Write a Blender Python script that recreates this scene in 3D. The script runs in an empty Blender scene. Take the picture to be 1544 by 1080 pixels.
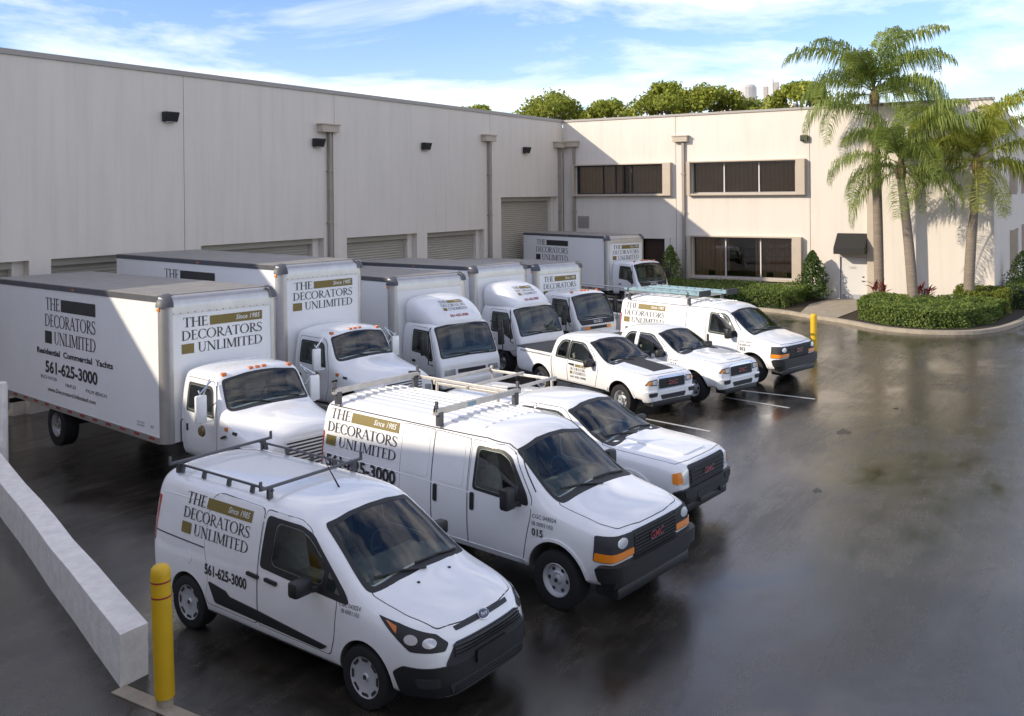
import bpy, bmesh, math, random
from mathutils import Vector, Matrix
from mathutils.bvhtree import BVHTree
from mathutils.geometry import delaunay_2d_cdt
random.seed(7)
rad = math.radians
SC = bpy.context.scene
COL = SC.collection
# ------------------------------------------------------------------ camera, sky, sun, exposure
# plan coordinates: origin at the inner corner of the two buildings, X along the warehouse wall, Y out from it (Blender y = -Y)
cam_d = bpy.data.cameras.new('camera'); cam = bpy.data.objects.new('camera', cam_d); COL.objects.link(cam)
YAW, PITCH, ROLL = -.5514, -.003, -.0091
fw = Vector((math.cos(YAW)*math.cos(PITCH), -math.sin(YAW)*math.cos(PITCH), math.sin(PITCH)))
rt = fw.cross(Vector((0, 0, 1))).normalized(); up = rt.cross(fw)
c_, s_ = math.cos(ROLL), math.sin(ROLL)
rt, up = c_*rt + s_*up, -s_*rt + c_*up
M_ = Matrix((rt, up, -fw)).transposed().to_4x4(); M_.translation = Vector((-46.529, -25.237, 5.296))
cam.matrix_world = M_
cam_d.sensor_width = 36.0; cam_d.lens = 36.0*1417.83/1544
cam_d.shift_y = (295.95-540)/1544
cam_d.clip_start = .1; cam_d.clip_end = 3000
SC.camera = cam
SUN = Vector((1.76, -1.345, -1.0)).normalized()          # direction the light travels
w = bpy.data.worlds.new('World'); SC.world = w; w.use_nodes = True
nt = w.node_tree; bg = nt.nodes['Background']
sky = nt.nodes.new('ShaderNodeTexSky'); sky.sky_type = 'NISHITA'; sky.sun_disc = False
sky.sun_elevation = math.asin(-SUN.z); sky.sun_rotation = math.atan2(-SUN.x, -SUN.y)
sky.air_density = 1.0; sky.dust_density = .3; sky.ozone_density = 2.2
tc_ = nt.nodes.new('ShaderNodeTexCoord'); mp = nt.nodes.new('ShaderNodeMapping'); mp.inputs['Scale'].default_value = (1.6, 1.6, 6.5); mp.inputs['Location'].default_value = (0, 0, 0)
nz = nt.nodes.new('ShaderNodeTexNoise'); nz.inputs['Scale'].default_value = 1.7; nz.inputs['Detail'].default_value = 7; nz.inputs['Roughness'].default_value = .6; nz.inputs['Distortion'].default_value = .35
cr = nt.nodes.new('ShaderNodeValToRGB'); cr.color_ramp.elements[0].position = .40; cr.color_ramp.elements[1].position = .66
cr.color_ramp.elements[0].color = (0, 0, 0, 1); cr.color_ramp.elements[1].color = (.60, .60, .60, 1)
mx = nt.nodes.new('ShaderNodeMixRGB'); mx.inputs['Color2'].default_value = (7.0, 6.4, 5.8, 1)
L = nt.links.new
L(tc_.outputs['Generated'], mp.inputs['Vector']); L(mp.outputs['Vector'], nz.inputs['Vector']); L(nz.outputs['Fac'], cr.inputs['Fac'])
L(cr.outputs['Color'], mx.inputs['Fac']); hs = nt.nodes.new('ShaderNodeHueSaturation'); hs.inputs['Saturation'].default_value = 1.12; tn = nt.nodes.new('ShaderNodeMixRGB'); tn.blend_type = 'MULTIPLY'; tn.inputs['Fac'].default_value = 1; tn.inputs['Color2'].default_value = (.58, .545, .62, 1)
L(sky.outputs['Color'], hs.inputs['Color']); L(hs.outputs['Color'], tn.inputs['Color1']); L(tn.outputs['Color'], mx.inputs['Color1']); L(mx.outputs['Color'], bg.inputs['Color'])
bg.inputs['Strength'].default_value = .15
sd = bpy.data.lights.new('sun', 'SUN'); sd.energy = 2.0; sd.angle = rad(.53); sd.color = (1, .88, .71)
so = bpy.data.objects.new('sun', sd); COL.objects.link(so); so.rotation_euler = SUN.to_track_quat('-Z', 'Y').to_euler(); so.location = (-60, 40, 40)
SC.view_settings.view_transform = 'Standard'; SC.view_settings.look = 'None'; SC.view_settings.gamma = 1; SC.view_settings.exposure = 1.22
SC.view_settings.use_curve_mapping = False

# ------------------------------------------------------------------ helpers
def P(x, y, z=0): return Vector((x, -y, z))
MATS = {}
def mat(name, col, rough=.5, metal=0, spec=.5, coat=0, nscale=0, namt=0, bump=0, bscale=60, col2=None, emit=None, stretch=None):
    if name in MATS: return MATS[name]
    m = bpy.data.materials.new(name); m.use_nodes = True; t = m.node_tree; b = t.nodes['Principled BSDF']
    b.inputs['Base Color'].default_value = (*col, 1); b.inputs['Roughness'].default_value = rough; b.inputs['Metallic'].default_value = metal
    b.inputs['Specular IOR Level'].default_value = spec; b.inputs['Coat Weight'].default_value = coat; b.inputs['Coat Roughness'].default_value = .04
    if emit: b.inputs['Emission Color'].default_value = (*emit, 1); b.inputs['Emission Strength'].default_value = 1
    lk = t.links.new
    if nscale or bump:
        tc = t.nodes.new('ShaderNodeTexCoord'); src = tc.outputs['Object']
        if stretch:
            mpn = t.nodes.new('ShaderNodeMapping'); mpn.inputs['Scale'].default_value = stretch; lk(src, mpn.inputs['Vector']); src = mpn.outputs['Vector']
    if nscale:
        n = t.nodes.new('ShaderNodeTexNoise'); n.inputs['Scale'].default_value = nscale; n.inputs['Detail'].default_value = 6; n.inputs['Roughness'].default_value = .65
        lk(src, n.inputs['Vector'])
        r = t.nodes.new('ShaderNodeValToRGB'); r.color_ramp.elements[0].position = .3; r.color_ramp.elements[1].position = .72
        c2 = col2 or tuple(c*(1-namt) for c in col)
        r.color_ramp.elements[0].color = (*c2, 1); r.color_ramp.elements[1].color = (*col, 1)
        lk(n.outputs['Fac'], r.inputs['Fac']); lk(r.outputs['Color'], b.inputs['Base Color'])
    if bump:
        n2 = t.nodes.new('ShaderNodeTexNoise'); n2.inputs['Scale'].default_value = bscale; n2.inputs['Detail'].default_value = 4
        lk(tc.outputs['Object'], n2.inputs['Vector'])
        bp = t.nodes.new('ShaderNodeBump'); bp.inputs['Strength'].default_value = bump; bp.inputs['Distance'].default_value = .02
        lk(n2.outputs['Fac'], bp.inputs['Height']); lk(bp.outputs['Normal'], b.inputs['Normal'])
    MATS[name] = m; return m

def sharp(me, ang=35):
    bm = bmesh.new(); bm.from_mesh(me); ca = rad(ang)
    for f in bm.faces: f.smooth = True
    for e in bm.edges: e.smooth = not (len(e.link_faces) != 2 or e.calc_face_angle(0) > ca)
    bm.to_mesh(me); bm.free()
def obj(name, bm, m, parent=None, smooth=False, ang=35):
    me = bm
    if isinstance(bm, bmesh.types.BMesh):
        me = bpy.data.meshes.new(name); bm.normal_update(); bm.to_mesh(me); bm.free()
    for q in (m if isinstance(m, (list, tuple)) else [m]): me.materials.append(q)
    if smooth: sharp(me, ang)
    o = bpy.data.objects.new(name, me); COL.objects.link(o)
    if parent is not None: o.parent = parent
    return o
def tag(o, label, cat, group=None, kind=None):
    if label: o['label'] = label
    if cat: o['category'] = cat
    if group: o['group'] = group
    if kind: o['kind'] = kind
    return o
def empty(name, loc=(0, 0, 0), rz=0, parent=None):
    o = bpy.data.objects.new(name, None); COL.objects.link(o); o.location = loc; o.rotation_euler = (0, 0, rz); o.empty_display_size = .2
    if parent is not None: o.parent = parent
    return o
def box(bm, x0, x1, y0, y1, z0, z1, bev=0):
    r = bmesh.ops.create_cube(bm, size=1); v = r['verts']
    for q in v: q.co = Vector(((x0+x1)/2+q.co.x*(x1-x0), (y0+y1)/2+q.co.y*(y1-y0), (z0+z1)/2+q.co.z*(z1-z0)))
    if bev:
        es = list({e for q in v for e in q.link_edges}); bmesh.ops.bevel(bm, geom=es, offset=bev, segments=2, affect='EDGES', profile=.5)
    return v
def pbox(bm, X0, X1, Y0, Y1, z0, z1, bev=0): return box(bm, X0, X1, -Y1, -Y0, z0, z1, bev)   # plan coordinates
def B(*a, **k):
    bm = bmesh.new(); box(bm, *a, **k); return bm
def PB(*a, **k):
    bm = bmesh.new(); pbox(bm, *a, **k); return bm
def tube(bm, pts, r, n=8, caps=True):
    pts = [Vector(p) for p in pts]; rings = []
    rs = r if isinstance(r, (list, tuple)) else [r]*len(pts)
    a = None
    for i, p in enumerate(pts):
        d = (pts[min(i+1, len(pts)-1)]-pts[max(i-1, 0)]).normalized()
        if a is None: a = d.orthogonal().normalized()
        a = (a-d*a.dot(d)).normalized(); b = d.cross(a)
        rings.append([bm.verts.new(p+(a*math.cos(t)+b*math.sin(t))*rs[i]) for t in [2*math.pi*k/n for k in range(n)]])
    for i in range(len(rings)-1):
        for k in range(n): bm.faces.new((rings[i][k], rings[i][(k+1) % n], rings[i+1][(k+1) % n], rings[i+1][k]))
    if caps: bm.faces.new(rings[0][::-1]); bm.faces.new(rings[-1])
def T(pts, r, n=8):
    bm = bmesh.new(); tube(bm, pts, r, n); return bm
def lathe(prof, n=28, axis='y', bm=None, c=(0, 0, 0), caps=True):
    bm = bm or bmesh.new(); rings = []; c = Vector(c)
    for (r, h) in prof:
        ring = []
        for k in range(n):
            t = 2*math.pi*k/n; a, b = r*math.cos(t), r*math.sin(t)
            ring.append(bm.verts.new(c+(Vector((a, h, b)) if axis == 'y' else Vector((a, b, h)))))
        rings.append(ring)
    for i in range(len(rings)-1):
        for k in range(n):
            bm.faces.new((rings[i][k], rings[i][(k+1) % n], rings[i+1][(k+1) % n], rings[i+1][k]))
    for ring, fl in (((rings[0], True), (rings[-1], False)) if caps else ()):
        try: bm.faces.new(ring[::-1] if fl else ring)
        except ValueError: pass
    bmesh.ops.recalc_face_normals(bm, faces=bm.faces[:]); return bm
def rr(pts, r=.04, seg=4):
    """round the corners of a 2D polygon"""
    out = []; n = len(pts)
    for i in range(n):
        p = Vector(pts[i][:2]); a = Vector(pts[i-1][:2]); b = Vector(pts[(i+1) % n][:2]); ri = pts[i][2] if len(pts[i]) > 2 else r
        da, db = a-p, b-p; ra = min(ri, da.length*.48); rb = min(ri, db.length*.48)
        if ri <= 0: out.append(p); continue
        p0 = p+da.normalized()*ra; p1 = p+db.normalized()*rb
        for k in range(seg+1):
            t = k/seg; out.append(p0*(1-t)**2+p*2*t*(1-t)+p1*t*t)
    return [(q.x, q.y) for q in out]

# ------------------------------------------------------------------ materials
WHITE = mat('white_paint', (.84, .85, .86), .35, coat=1.0, nscale=2.2, namt=.06)
BOXW = mat('box_panel_white', (.85, .85, .85), .4, coat=.3, nscale=1.2, namt=.07, stretch=(1, 1, .3))
GLASS = mat('tinted_glass', (.012, .02, .02), .03, spec=.9, coat=1)
def glassmat(name, tint, base):
    m = bpy.data.materials.new(name); m.use_nodes = True; t = m.node_tree; t.nodes.remove(t.nodes['Principled BSDF']); lk = t.links.new
    tr = t.nodes.new('ShaderNodeBsdfTransparent'); tr.inputs['Color'].default_value = (*tint, 1); gl = t.nodes.new('ShaderNodeBsdfGlossy'); gl.inputs['Roughness'].default_value = .03
    fr = t.nodes.new('ShaderNodeFresnel'); fr.inputs['IOR'].default_value = 1.5; ad = t.nodes.new('ShaderNodeMath'); ad.inputs[1].default_value = base; ad.use_clamp = True; lk(fr.outputs['Fac'], ad.inputs[0])
    mx_ = t.nodes.new('ShaderNodeMixShader'); lk(ad.outputs[0], mx_.inputs['Fac']); lk(tr.outputs['BSDF'], mx_.inputs[1]); lk(gl.outputs['BSDF'], mx_.inputs[2]); lk(mx_.outputs['Shader'], t.nodes['Material Output'].inputs['Surface']); return m
CARGLASS = glassmat('clear_car_glass', (.78, .86, .82), .035)
INTER = mat('cabin_grey', (.20, .20, .185), .8, nscale=6, namt=.3)
SEATM = mat('seat_fabric', (.36, .345, .31), .9, nscale=10, namt=.3)
BLACK = mat('black_plastic', (.018, .019, .021), .5, nscale=8, namt=.3)
RUB = mat('tyre_rubber', (.014, .014, .015), .75, nscale=20, namt=.3)
SEAL = mat('dark_seal', (.03, .03, .035), .7)
CHROME = mat('chrome', (.62, .63, .65), .14, metal=1)
ALU = mat('aluminium', (.58, .57, .56), .38, metal=.9, nscale=2.5, namt=.18)
SILVER = mat('silver_wheel', (.52, .53, .55), .32, metal=.25, coat=.4)
STEELG = mat('rack_grey_steel', (.11, .11, .115), .45, metal=.5)
RACKW = mat('rack_pale_metal', (.62, .58, .52), .4, metal=.5, nscale=6, namt=.25)
AMBER = mat('amber_lens', (.85, .25, .01), .2, coat=.8)
ORANGE = mat('marker_lens', (.62, .16, .03), .3, coat=.5)
RED = mat('red_lens', (.45, .02, .02), .25, coat=.7)
LENS = mat('clear_lens', (.55, .56, .57), .12, metal=.5, coat=1)
GOLD = mat('gold_print', (.20, .15, .035), .5)
DARKP = mat('dark_print', (.025, .025, .028), .5)
CHAR = mat('charcoal_print', (.03, .032, .033), .45, nscale=3, namt=.4)
WPRINT = mat('white_print', (.75, .75, .72), .5)
REDP = mat('red_badge', (.32, .02, .03), .35, coat=.4)
DKGREY = mat('dark_roof_cap', (.09, .095, .11), .5, nscale=5, namt=.25)
ROOFG = mat('box_roof_grey', (.30, .285, .265), .55, nscale=2.5, namt=.3)
BLUE = mat('ladder_blue', (.24, .40, .45), .5, nscale=6, namt=.2)
# ------------------------------------------------------------------ vehicle kit
def in_poly(p, poly):
    c = False; n = len(poly)
    for i in range(n):
        a, b = poly[i], poly[(i+1) % n]
        if (a[1] > p[1]) != (b[1] > p[1]) and p[0] < (b[0]-a[0])*(p[1]-a[1])/(b[1]-a[1])+a[0]: c = not c
    return c
def prism(poly, mode, a, b):
    """solid through a window outline, used to hollow the cabin"""
    bm = bmesh.new(); f = (lambda u, v, w_: (u, w_, v)) if mode == 'R' else (lambda u, v, w_: (w_, u, v))
    lo = [bm.verts.new(f(u, v, a)) for u, v in poly]; hi = [bm.verts.new(f(u, v, b)) for u, v in poly]; n = len(poly)
    bm.faces.new(lo); bm.faces.new(hi[::-1])
    for i in range(n): bm.faces.new((lo[i], hi[i], hi[(i+1) % n], lo[(i+1) % n]))
    bmesh.ops.recalc_face_normals(bm, faces=bm.faces[:]); return bm
def grow(poly, d):
    cx = sum(p[0] for p in poly)/len(poly); cy = sum(p[1] for p in poly)/len(poly)
    return [(p[0]+d*(1 if p[0] > cx else -1), p[1]+d*(1 if p[1] > cy else -1)) for p in poly]
def cabin(V, xs, zs, y, xd, zd, hw, k=1.0, wheel_left=True):
    """seats, steering wheel and dashboard seen through the glass"""
    for s in (-1, 1):
        st_ = V.part('seat', B(xs-.05, xs+.48*k, s*y-.25, s*y+.25, zs-.12, zs+.08, bev=.05), SEATM)
        bk = B(-.07, .07, -.24, .24, 0, .58*k, bev=.05); bk.transform(Matrix.Translation((xs-.02, s*y, zs+.02)) @ Matrix.Rotation(-.22, 4, 'Y')); V.part('seat_back', bk, SEATM, parent=st_)
        hr = B(-.05, .05, -.13, .13, 0, .17, bev=.04); hr.transform(Matrix.Translation((xs-.16, s*y, zs+.62*k)) @ Matrix.Rotation(-.15, 4, 'Y')); V.part('headrest', hr, SEATM, parent=st_)
    V.part('dashboard', B(xd-.22, xd+.16, -hw, hw, zd-.32, zd, bev=.04), INTER)
    bm = bmesh.new(); pts = [Vector((.0, .19*math.cos(t), .19*math.sin(t))) for t in [2*math.pi*q/20 for q in range(21)]]; tube(bm, pts, .016, 6, False); tube(bm, [(0, -.18, 0), (0, .18, 0)], .02, 6); tube(bm, [(0, 0, 0), (.2, 0, 0)], .03, 6)
    bm.transform(Matrix.Translation((xd-.34, y, zd-.02)) @ Matrix.Rotation(-.5, 4, 'Y')); V.part('steering_wheel', bm, BLACK)
class Veh:
    def __init__(s, name, X, Y, Z, h, pitch=0):
        s.root = empty(name, P(X, Y, Z), h-math.pi/2); s.root.rotation_euler = (0, -pitch, h-math.pi/2)
        s.root.rotation_mode = 'XYZ'; s.bvh = None
    def loft(s, name, stations, m, parent=None, sub=2, crease=(), cuts=(), screase=(), wellmat=None, setbvh=True):
        """stations: (x, [(y,z)...]) half sections bottom centre -> top centre"""
        bm = bmesh.new(); cl = bm.edges.layers.float.new('crease_edge'); rows = []
        for x, pr in stations:
            right = [bm.verts.new((x, -y, z)) for y, z in pr]
            left = [right[i] if abs(pr[i][0]) < 1e-6 else bm.verts.new((x, pr[i][0], pr[i][1])) for i in range(len(pr))]
            rows.append((right, left))
        n = len(stations[0][1])
        def q(*v):
            u = []
            for a in v:
                if a not in u: u.append(a)
            if len(u) > 2:
                try: bm.faces.new(u)
                except ValueError: pass
        for k in range(len(rows)-1):
            for i in range(n-1):
                a, b = rows[k][0], rows[k+1][0]; q(a[i], b[i], b[i+1], a[i+1])
                a, b = rows[k][1], rows[k+1][1]; q(a[i], a[i+1], b[i+1], b[i])
        for k, rev in ((0, False), (-1, True)):
            a, b = rows[k]
            for i in range(n-1):
                f = [a[i], a[i+1], b[i+1], b[i]]; q(*(f[::-1] if rev else f))
        bmesh.ops.recalc_face_normals(bm, faces=bm.faces[:])
        vi = {}
        for k, (a, b) in enumerate(rows):
            for i in range(n): vi.setdefault(a[i], (k, i)); vi.setdefault(b[i], (k, i))
        cd = dict(crease); sdict = dict(screase)
        for e in bm.edges:
            (k0, i0), (k1, i1) = vi[e.verts[0]], vi[e.verts[1]]
            if i0 == i1 and k0 != k1 and i0 in cd: e[cl] = cd[i0]
            if k0 == k1 and k0 in sdict: e[cl] = sdict[k0]
        me = bpy.data.meshes.new(name+'_cage'); bm.to_mesh(me); bm.free()
        tmp = bpy.data.objects.new(name+'_cage', me); COL.objects.link(tmp)
        md = tmp.modifiers.new('s', 'SUBSURF'); md.levels = md.render_levels = sub
        me.materials.append(m)
        dg = bpy.context.evaluated_depsgraph_get(); base = bpy.data.meshes.new_from_object(tmp.evaluated_get(dg))
        if setbvh:
            b2 = bmesh.new(); b2.from_mesh(base); s.bvh = BVHTree.FromBMesh(b2); b2.free()
        out = base; cutters = []
        if cuts:
            for cm in cuts:
                cme = bpy.data.meshes.new('c'); cm.to_mesh(cme); cm.free(); cme.materials.append(wellmat or SEAL)
                co = bpy.data.objects.new('c', cme); COL.objects.link(co); cutters.append(co)
                bo = tmp.modifiers.new('b', 'BOOLEAN'); bo.operation = 'DIFFERENCE'; bo.object = co; bo.solver = 'EXACT'; bo.material_mode = 'TRANSFER'
            dg = bpy.context.evaluated_depsgraph_get(); dg.update(); out = bpy.data.meshes.new_from_object(tmp.evaluated_get(dg))
        for o in [tmp]+cutters: bpy.data.objects.remove(o)
        sharp(out, 32); out.name = name
        o = bpy.data.objects.new(name, out); COL.objects.link(o); o.parent = parent or s.root
        return o
    def ray(s, mode):
        if mode == 'R': return lambda u, v: (Vector((u, -6, v)), Vector((0, 1, 0)))
        if mode == 'L': return lambda u, v: (Vector((u, 6, v)), Vector((0, -1, 0)))
        if mode == 'F': return lambda u, v: (Vector((12, u, v)), Vector((-1, 0, 0)))
        if mode == 'B': return lambda u, v: (Vector((-12, -u, v)), Vector((1, 0, 0)))
        if mode == 'T': return lambda u, v: (Vector((u, v, 8)), Vector((0, 0, -1)))
        if mode[0] == 'C':                      # cylindrical about a vertical axis at x=mode[1]; u angle (0 = forward, + = right side)
            xc = mode[1]
            return lambda u, v: (Vector((xc+8*math.cos(u), -8*math.sin(u), v)), Vector((-math.cos(u), math.sin(u), 0)))
    def hit(s, fn, u, v):
        o, d = fn(u, v); p, nrm, i, dist = s.bvh.ray_cast(o, d)
        if p is None:
            q = o+d*6; p, nrm, i, dist = s.bvh.find_nearest(q)
            # slide along the ray to the closest approach
            p2 = o+d*((p-o).dot(d)); p = p2 if (p2-p).length < .3 else p
        if nrm.dot(d) > 0: nrm = -nrm
        return p, nrm, d
    def patch(s, name, poly, mode, m, off=.004, parent=None, grid=.09, skirt=.012, along=False, gridv=None, hole=None):
        fn = s.ray(mode); bm = bmesh.new()
        if hole:
            n0, n1 = len(poly), len(hole); ed = [(i, (i+1) % n0) for i in range(n0)]+[(n0+i, n0+(i+1) % n1) for i in range(n1)]
            cv, ce, cf = delaunay_2d_cdt([Vector(q) for q in list(poly)+list(hole)], ed, [], 0, 1e-6)[:3]; bv = [bm.verts.new((q.x, q.y, 0)) for q in cv]
            for f in cf:
                c = sum((cv[i] for i in f), Vector((0, 0)))/len(f)
                if in_poly(c, poly) and not in_poly(c, hole): bm.faces.new([bv[i] for i in f])
            bmesh.ops.delete(bm, geom=[q for q in bm.verts if not q.link_faces], context='VERTS')
        else:
            vs = [bm.verts.new((u, v, 0)) for u, v in poly]; bm.faces.new(vs)
        us = [p[0] for p in poly]; vv = [p[1] for p in poly]; gv = gridv or grid
        for ax, lo, hi, g in ((0, min(us), max(us), grid), (1, min(vv), max(vv), gv)):
            k = math.floor(lo/g)+1
            while k*g < hi-1e-4:
                bmesh.ops.bisect_plane(bm, geom=bm.verts[:]+bm.edges[:]+bm.faces[:], plane_co=Vector((k*g if ax == 0 else 0, k*g if ax == 1 else 0, 0)), plane_no=Vector((1, 0, 0) if ax == 0 else (0, 1, 0)), dist=1e-5); k += 1
        bmesh.ops.triangulate(bm, faces=[f for f in bm.faces if len(f.verts) > 4])
        low = {}
        for v in bm.verts:
            p, nr, d = s.hit(fn, v.co.x, v.co.y); nn = -d if along else nr
            v.co = p+nn*off; low[v] = p-nn*skirt
        if skirt:
            be = [e for e in bm.edges if len(e.link_faces) == 1]; dup = {}
            for e in be:
                for v in e.verts:
                    if v not in dup: dup[v] = bm.verts.new(low[v])
            for e in be:
                a, b = e.verts; bm.faces.new((a, b, dup[b], dup[a]))
        bmesh.ops.recalc_face_normals(bm, faces=bm.faces[:])
        # make the visible sheet face outwards
        ref = s.ray(mode)(sum(us)/len(us), sum(vv)/len(vv))[1]
        tot = sum(f.normal.dot(ref)*f.calc_area() for f in bm.faces)
        if tot > 0: bmesh.ops.reverse_faces(bm, faces=bm.faces[:])
        return obj(name, bm, m, parent or s.root, smooth=True, ang=40)
    def panel(s, name, poly, mode, m=None, gap=.009, off=.004, r=.05, parent=None, **k):
        """a proud body panel in a dark joint"""
        o = s.patch(name, rr(poly, r), mode, m or WHITE, off=off, parent=parent, **k)
        cx = sum(p[0] for p in poly)/len(poly); cy = sum(p[1] for p in poly)/len(poly)
        big = []
        for p in rr(poly, r):
            d = Vector((p[0]-cx, p[1]-cy)); big.append((p[0]+gap*(1 if d.x > 0 else -1)*min(1, abs(d.x)*8), p[1]+gap*(1 if d.y > 0 else -1)*min(1, abs(d.y)*8)))
        s.patch('seal', big, mode, SEAL, off=off*.35, parent=o, skirt=.01, **k)
        return o
    def line(s, name, pts, mode, m, r=.004, parent=None, step=.06, off=0):
        fn = s.ray(mode); out = []
        for i in range(len(pts)-1):
            a, b = Vector(pts[i]), Vector(pts[i+1]); n = max(1, int((b-a).length/step))
            for k in range(n+(i == len(pts)-2)):
                q = a+(b-a)*k/n; p, nr, d = s.hit(fn, q.x, q.y); out.append(p+nr*off)
        return obj(name, T(out, r, 6), m, parent or s.root, smooth=True)
    def bar(s, name, a, b, w, h, m, parent=None, bev=.006):
        a, b = Vector(a), Vector(b); d = b-a; bm = bmesh.new(); box(bm, 0, d.length, -w/2, w/2, -h/2, h/2, bev)
        bm.transform(Matrix.Translation(a) @ d.to_track_quat('X', 'Z').to_matrix().to_4x4()); return obj(name, bm, m, parent or s.root)
    def part(s, name, bm, m, parent=None, smooth=True, ang=35): return obj(name, bm, m, parent or s.root, smooth, ang)
    def flat(s, name, polys, mode, m, off=.006, parent=None, step=.0002):
        """flat print: many small polygons wrapped on the body"""
        fn = s.ray(mode); bm = bmesh.new()
        for k, poly in enumerate(polys):
            vs = []
            for u, v in poly:
                p, nr, d = s.hit(fn, u, v); vs.append(bm.verts.new(p+nr*(off+step*(k % 7))))
            try: bm.faces.new(vs)
            except ValueError: pass
        bmesh.ops.triangulate(bm, faces=bm.faces[:]); bm.normal_update()
        ref = fn(*polys[0][0])[1]
        for f in bm.faces:
            if f.normal.dot(ref) > 0: f.normal_flip()
        o = obj(name, bm, m, parent or s.root); o['kind'] = 'stuff'; return o

# ---- a small roman capital alphabet drawn as strokes, cap height 1
TK, TN, SF = .135, .05, .045
def stroke(pts, w0, w1=None):
    w1 = w0 if w1 is None else w1; out = []; n = len(pts); L_, R_ = [], []
    for i in range(n):
        a = Vector(pts[max(0, i-1)]); b = Vector(pts[min(n-1, i+1)]); d = (b-a).normalized(); nn = Vector((-d.y, d.x)); ww = w0+(w1-w0)*i/(n-1)
        p = Vector(pts[i]); L_.append(p+nn*ww/2); R_.append(p-nn*ww/2)
    for i in range(n-1): out.append([tuple(L_[i]), tuple(R_[i]), tuple(R_[i+1]), tuple(L_[i+1])])
    return out
def ser(x, y, w=.3): return [[(x-w/2, y-SF/2), (x+w/2, y-SF/2), (x+w/2, y+SF/2), (x-w/2, y+SF/2)]]
def stem(x, w=TK): return [[(x-w/2, 0), (x+w/2, 0), (x+w/2, 1), (x-w/2, 1)]]
def ring(cx, cy, rx, ry, a0, a1, n=18, tk=TK, tn=TN):
    out = []; p = None
    for k in range(n+1):
        a = rad(a0+(a1-a0)*k/n); o = (cx+rx*math.cos(a), cy+ry*math.sin(a)); i = (cx+(rx-tk)*math.cos(a), cy+(ry-tn)*math.sin(a))
        if p: out.append([p[0], p[1], i, o])
        p = (o, i)
    return out
def vs(*a):
    r = []
    for q in a: r += q
    return r
GL = {
 'T': (.72, vs(stem(.36), [[(.02, .95), (.70, .95), (.70, 1), (.02, 1)]], stroke([(.045, 1), (.02, .8)], .05, .02), stroke([(.675, 1), (.70, .8)], .05, .02), ser(.36, .022))),
 'H': (.86, vs(stem(.16), stem(.70), [[(.16, .5), (.70, .5), (.70, .55), (.16, .55)]], ser(.16, .022), ser(.70, .022), ser(.16, .978), ser(.70, .978))),
 'E': (.64, vs(stem(.17), [[(.17, 0), (.58, 0), (.58, .05), (.17, .05)], [(.17, .95), (.55, .95), (.55, 1), (.17, 1)], [(.17, .5), (.46, .5), (.46, .55), (.17, .55)]], stroke([(.57, .02), (.61, .2)], .05, .02), stroke([(.54, .98), (.56, .82)], .05, .02), stroke([(.455, .44), (.455, .61)], .03), ser(.14, .022, .24), ser(.14, .978, .24))),
 'D': (.88, vs(stem(.17), ring(.30, .5, .54, .5, -90, 90), [[(.1, 0), (.32, 0), (.32, .05), (.1, .05)], [(.1, .95), (.32, .95), (.32, 1), (.1, 1)]], ser(.12, .022, .2), ser(.12, .978, .2))),
 'C': (.80, vs(ring(.46, .5, .43, .52, 42, 318, 22), stroke([(.76, .98), (.78, .72)], .03), stroke([(.76, .04), (.79, .24)], .03))),
 'O': (.98, ring(.49, .5, .46, .52, 0, 360, 28)),
 'R': (.74, vs(stem(.17), ring(.28, .74, .33, .26, -90, 90, 12), [[(.12, .95), (.3, .95), (.3, 1), (.12, 1)], [(.2, .48), (.32, .48), (.32, .53), (.2, .53)]], stroke([(.32, .5), (.52, .22), (.76, 0)], .12, .1), ser(.17, .022), ser(.12, .978, .2))),
 'A': (.84, vs(stroke([(.10, 0), (.41, 1)], TN), stroke([(.42, 1.0), (.74, 0)], TK), [[(.22, .33), (.62, .33), (.62, .38), (.22, .38)]], ser(.1, .022, .22), ser(.74, .022, .28))),
 'S': (.60, vs(stroke([(.50, .86), (.42, .95), (.29, .985), (.15, .93), (.09, .80), (.12, .67), (.24, .57)], .04, .12), stroke([(.20, .60), (.36, .49), (.46, .40)], .13), stroke([(.40, .46), (.50, .33), (.49, .16), (.38, .05), (.25, .015), (.13, .06), (.06, .17)], .12, .04), stroke([(.51, .97), (.51, .76)], .03), stroke([(.055, .26), (.055, .02)], .03))),
 'U': (.84, vs([[(.10, .3), (.235, .3), (.235, 1), (.10, 1)], [(.66, .3), (.71, .3), (.71, 1), (.66, 1)]], ring(.405, .32, .305, .34, 180, 360, 14, tk=.1), ser(.165, .978), ser(.685, .978, .24))),
 'N': (.90, vs([[(.13, 0), (.18, 0), (.18, 1), (.13, 1)], [(.73, 0), (.78, 0), (.78, 1), (.73, 1)]], stroke([(.13, 1), (.76, 0)], TK), ser(.155, .022, .24), ser(.1, .978, .22), ser(.755, .978, .24))),
 'L': (.62, vs(stem(.17), [[(.17, 0), (.56, 0), (.56, .05), (.17, .05)]], stroke([(.56, .02), (.60, .22)], .05, .02), ser(.15, .022, .26), ser(.17, .978))),
 'I': (.36, vs(stem(.18), ser(.18, .022), ser(.18, .978))),
 'M': (1.02, vs([[(.11, 0), (.16, 0), (.16, 1), (.11, 1)]], stem(.86), stroke([(.15, 1), (.50, .05)], TK), stroke([(.50, .05), (.82, 1)], TN), ser(.135, .022, .22), ser(.86, .022, .28), ser(.1, .978, .2), ser(.9, .978, .2))),
}
def word(txt, u, v, h, width):
    tot = sum(GL[c][0] for c in txt); k = width/tot; out = []; x = u
    for c in txt:
        for poly in GL[c][1]: out.append([(x+a*k, v+b*h) for a, b in poly])
        x += GL[c][0]*k
    return out
_TXT = {}
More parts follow.
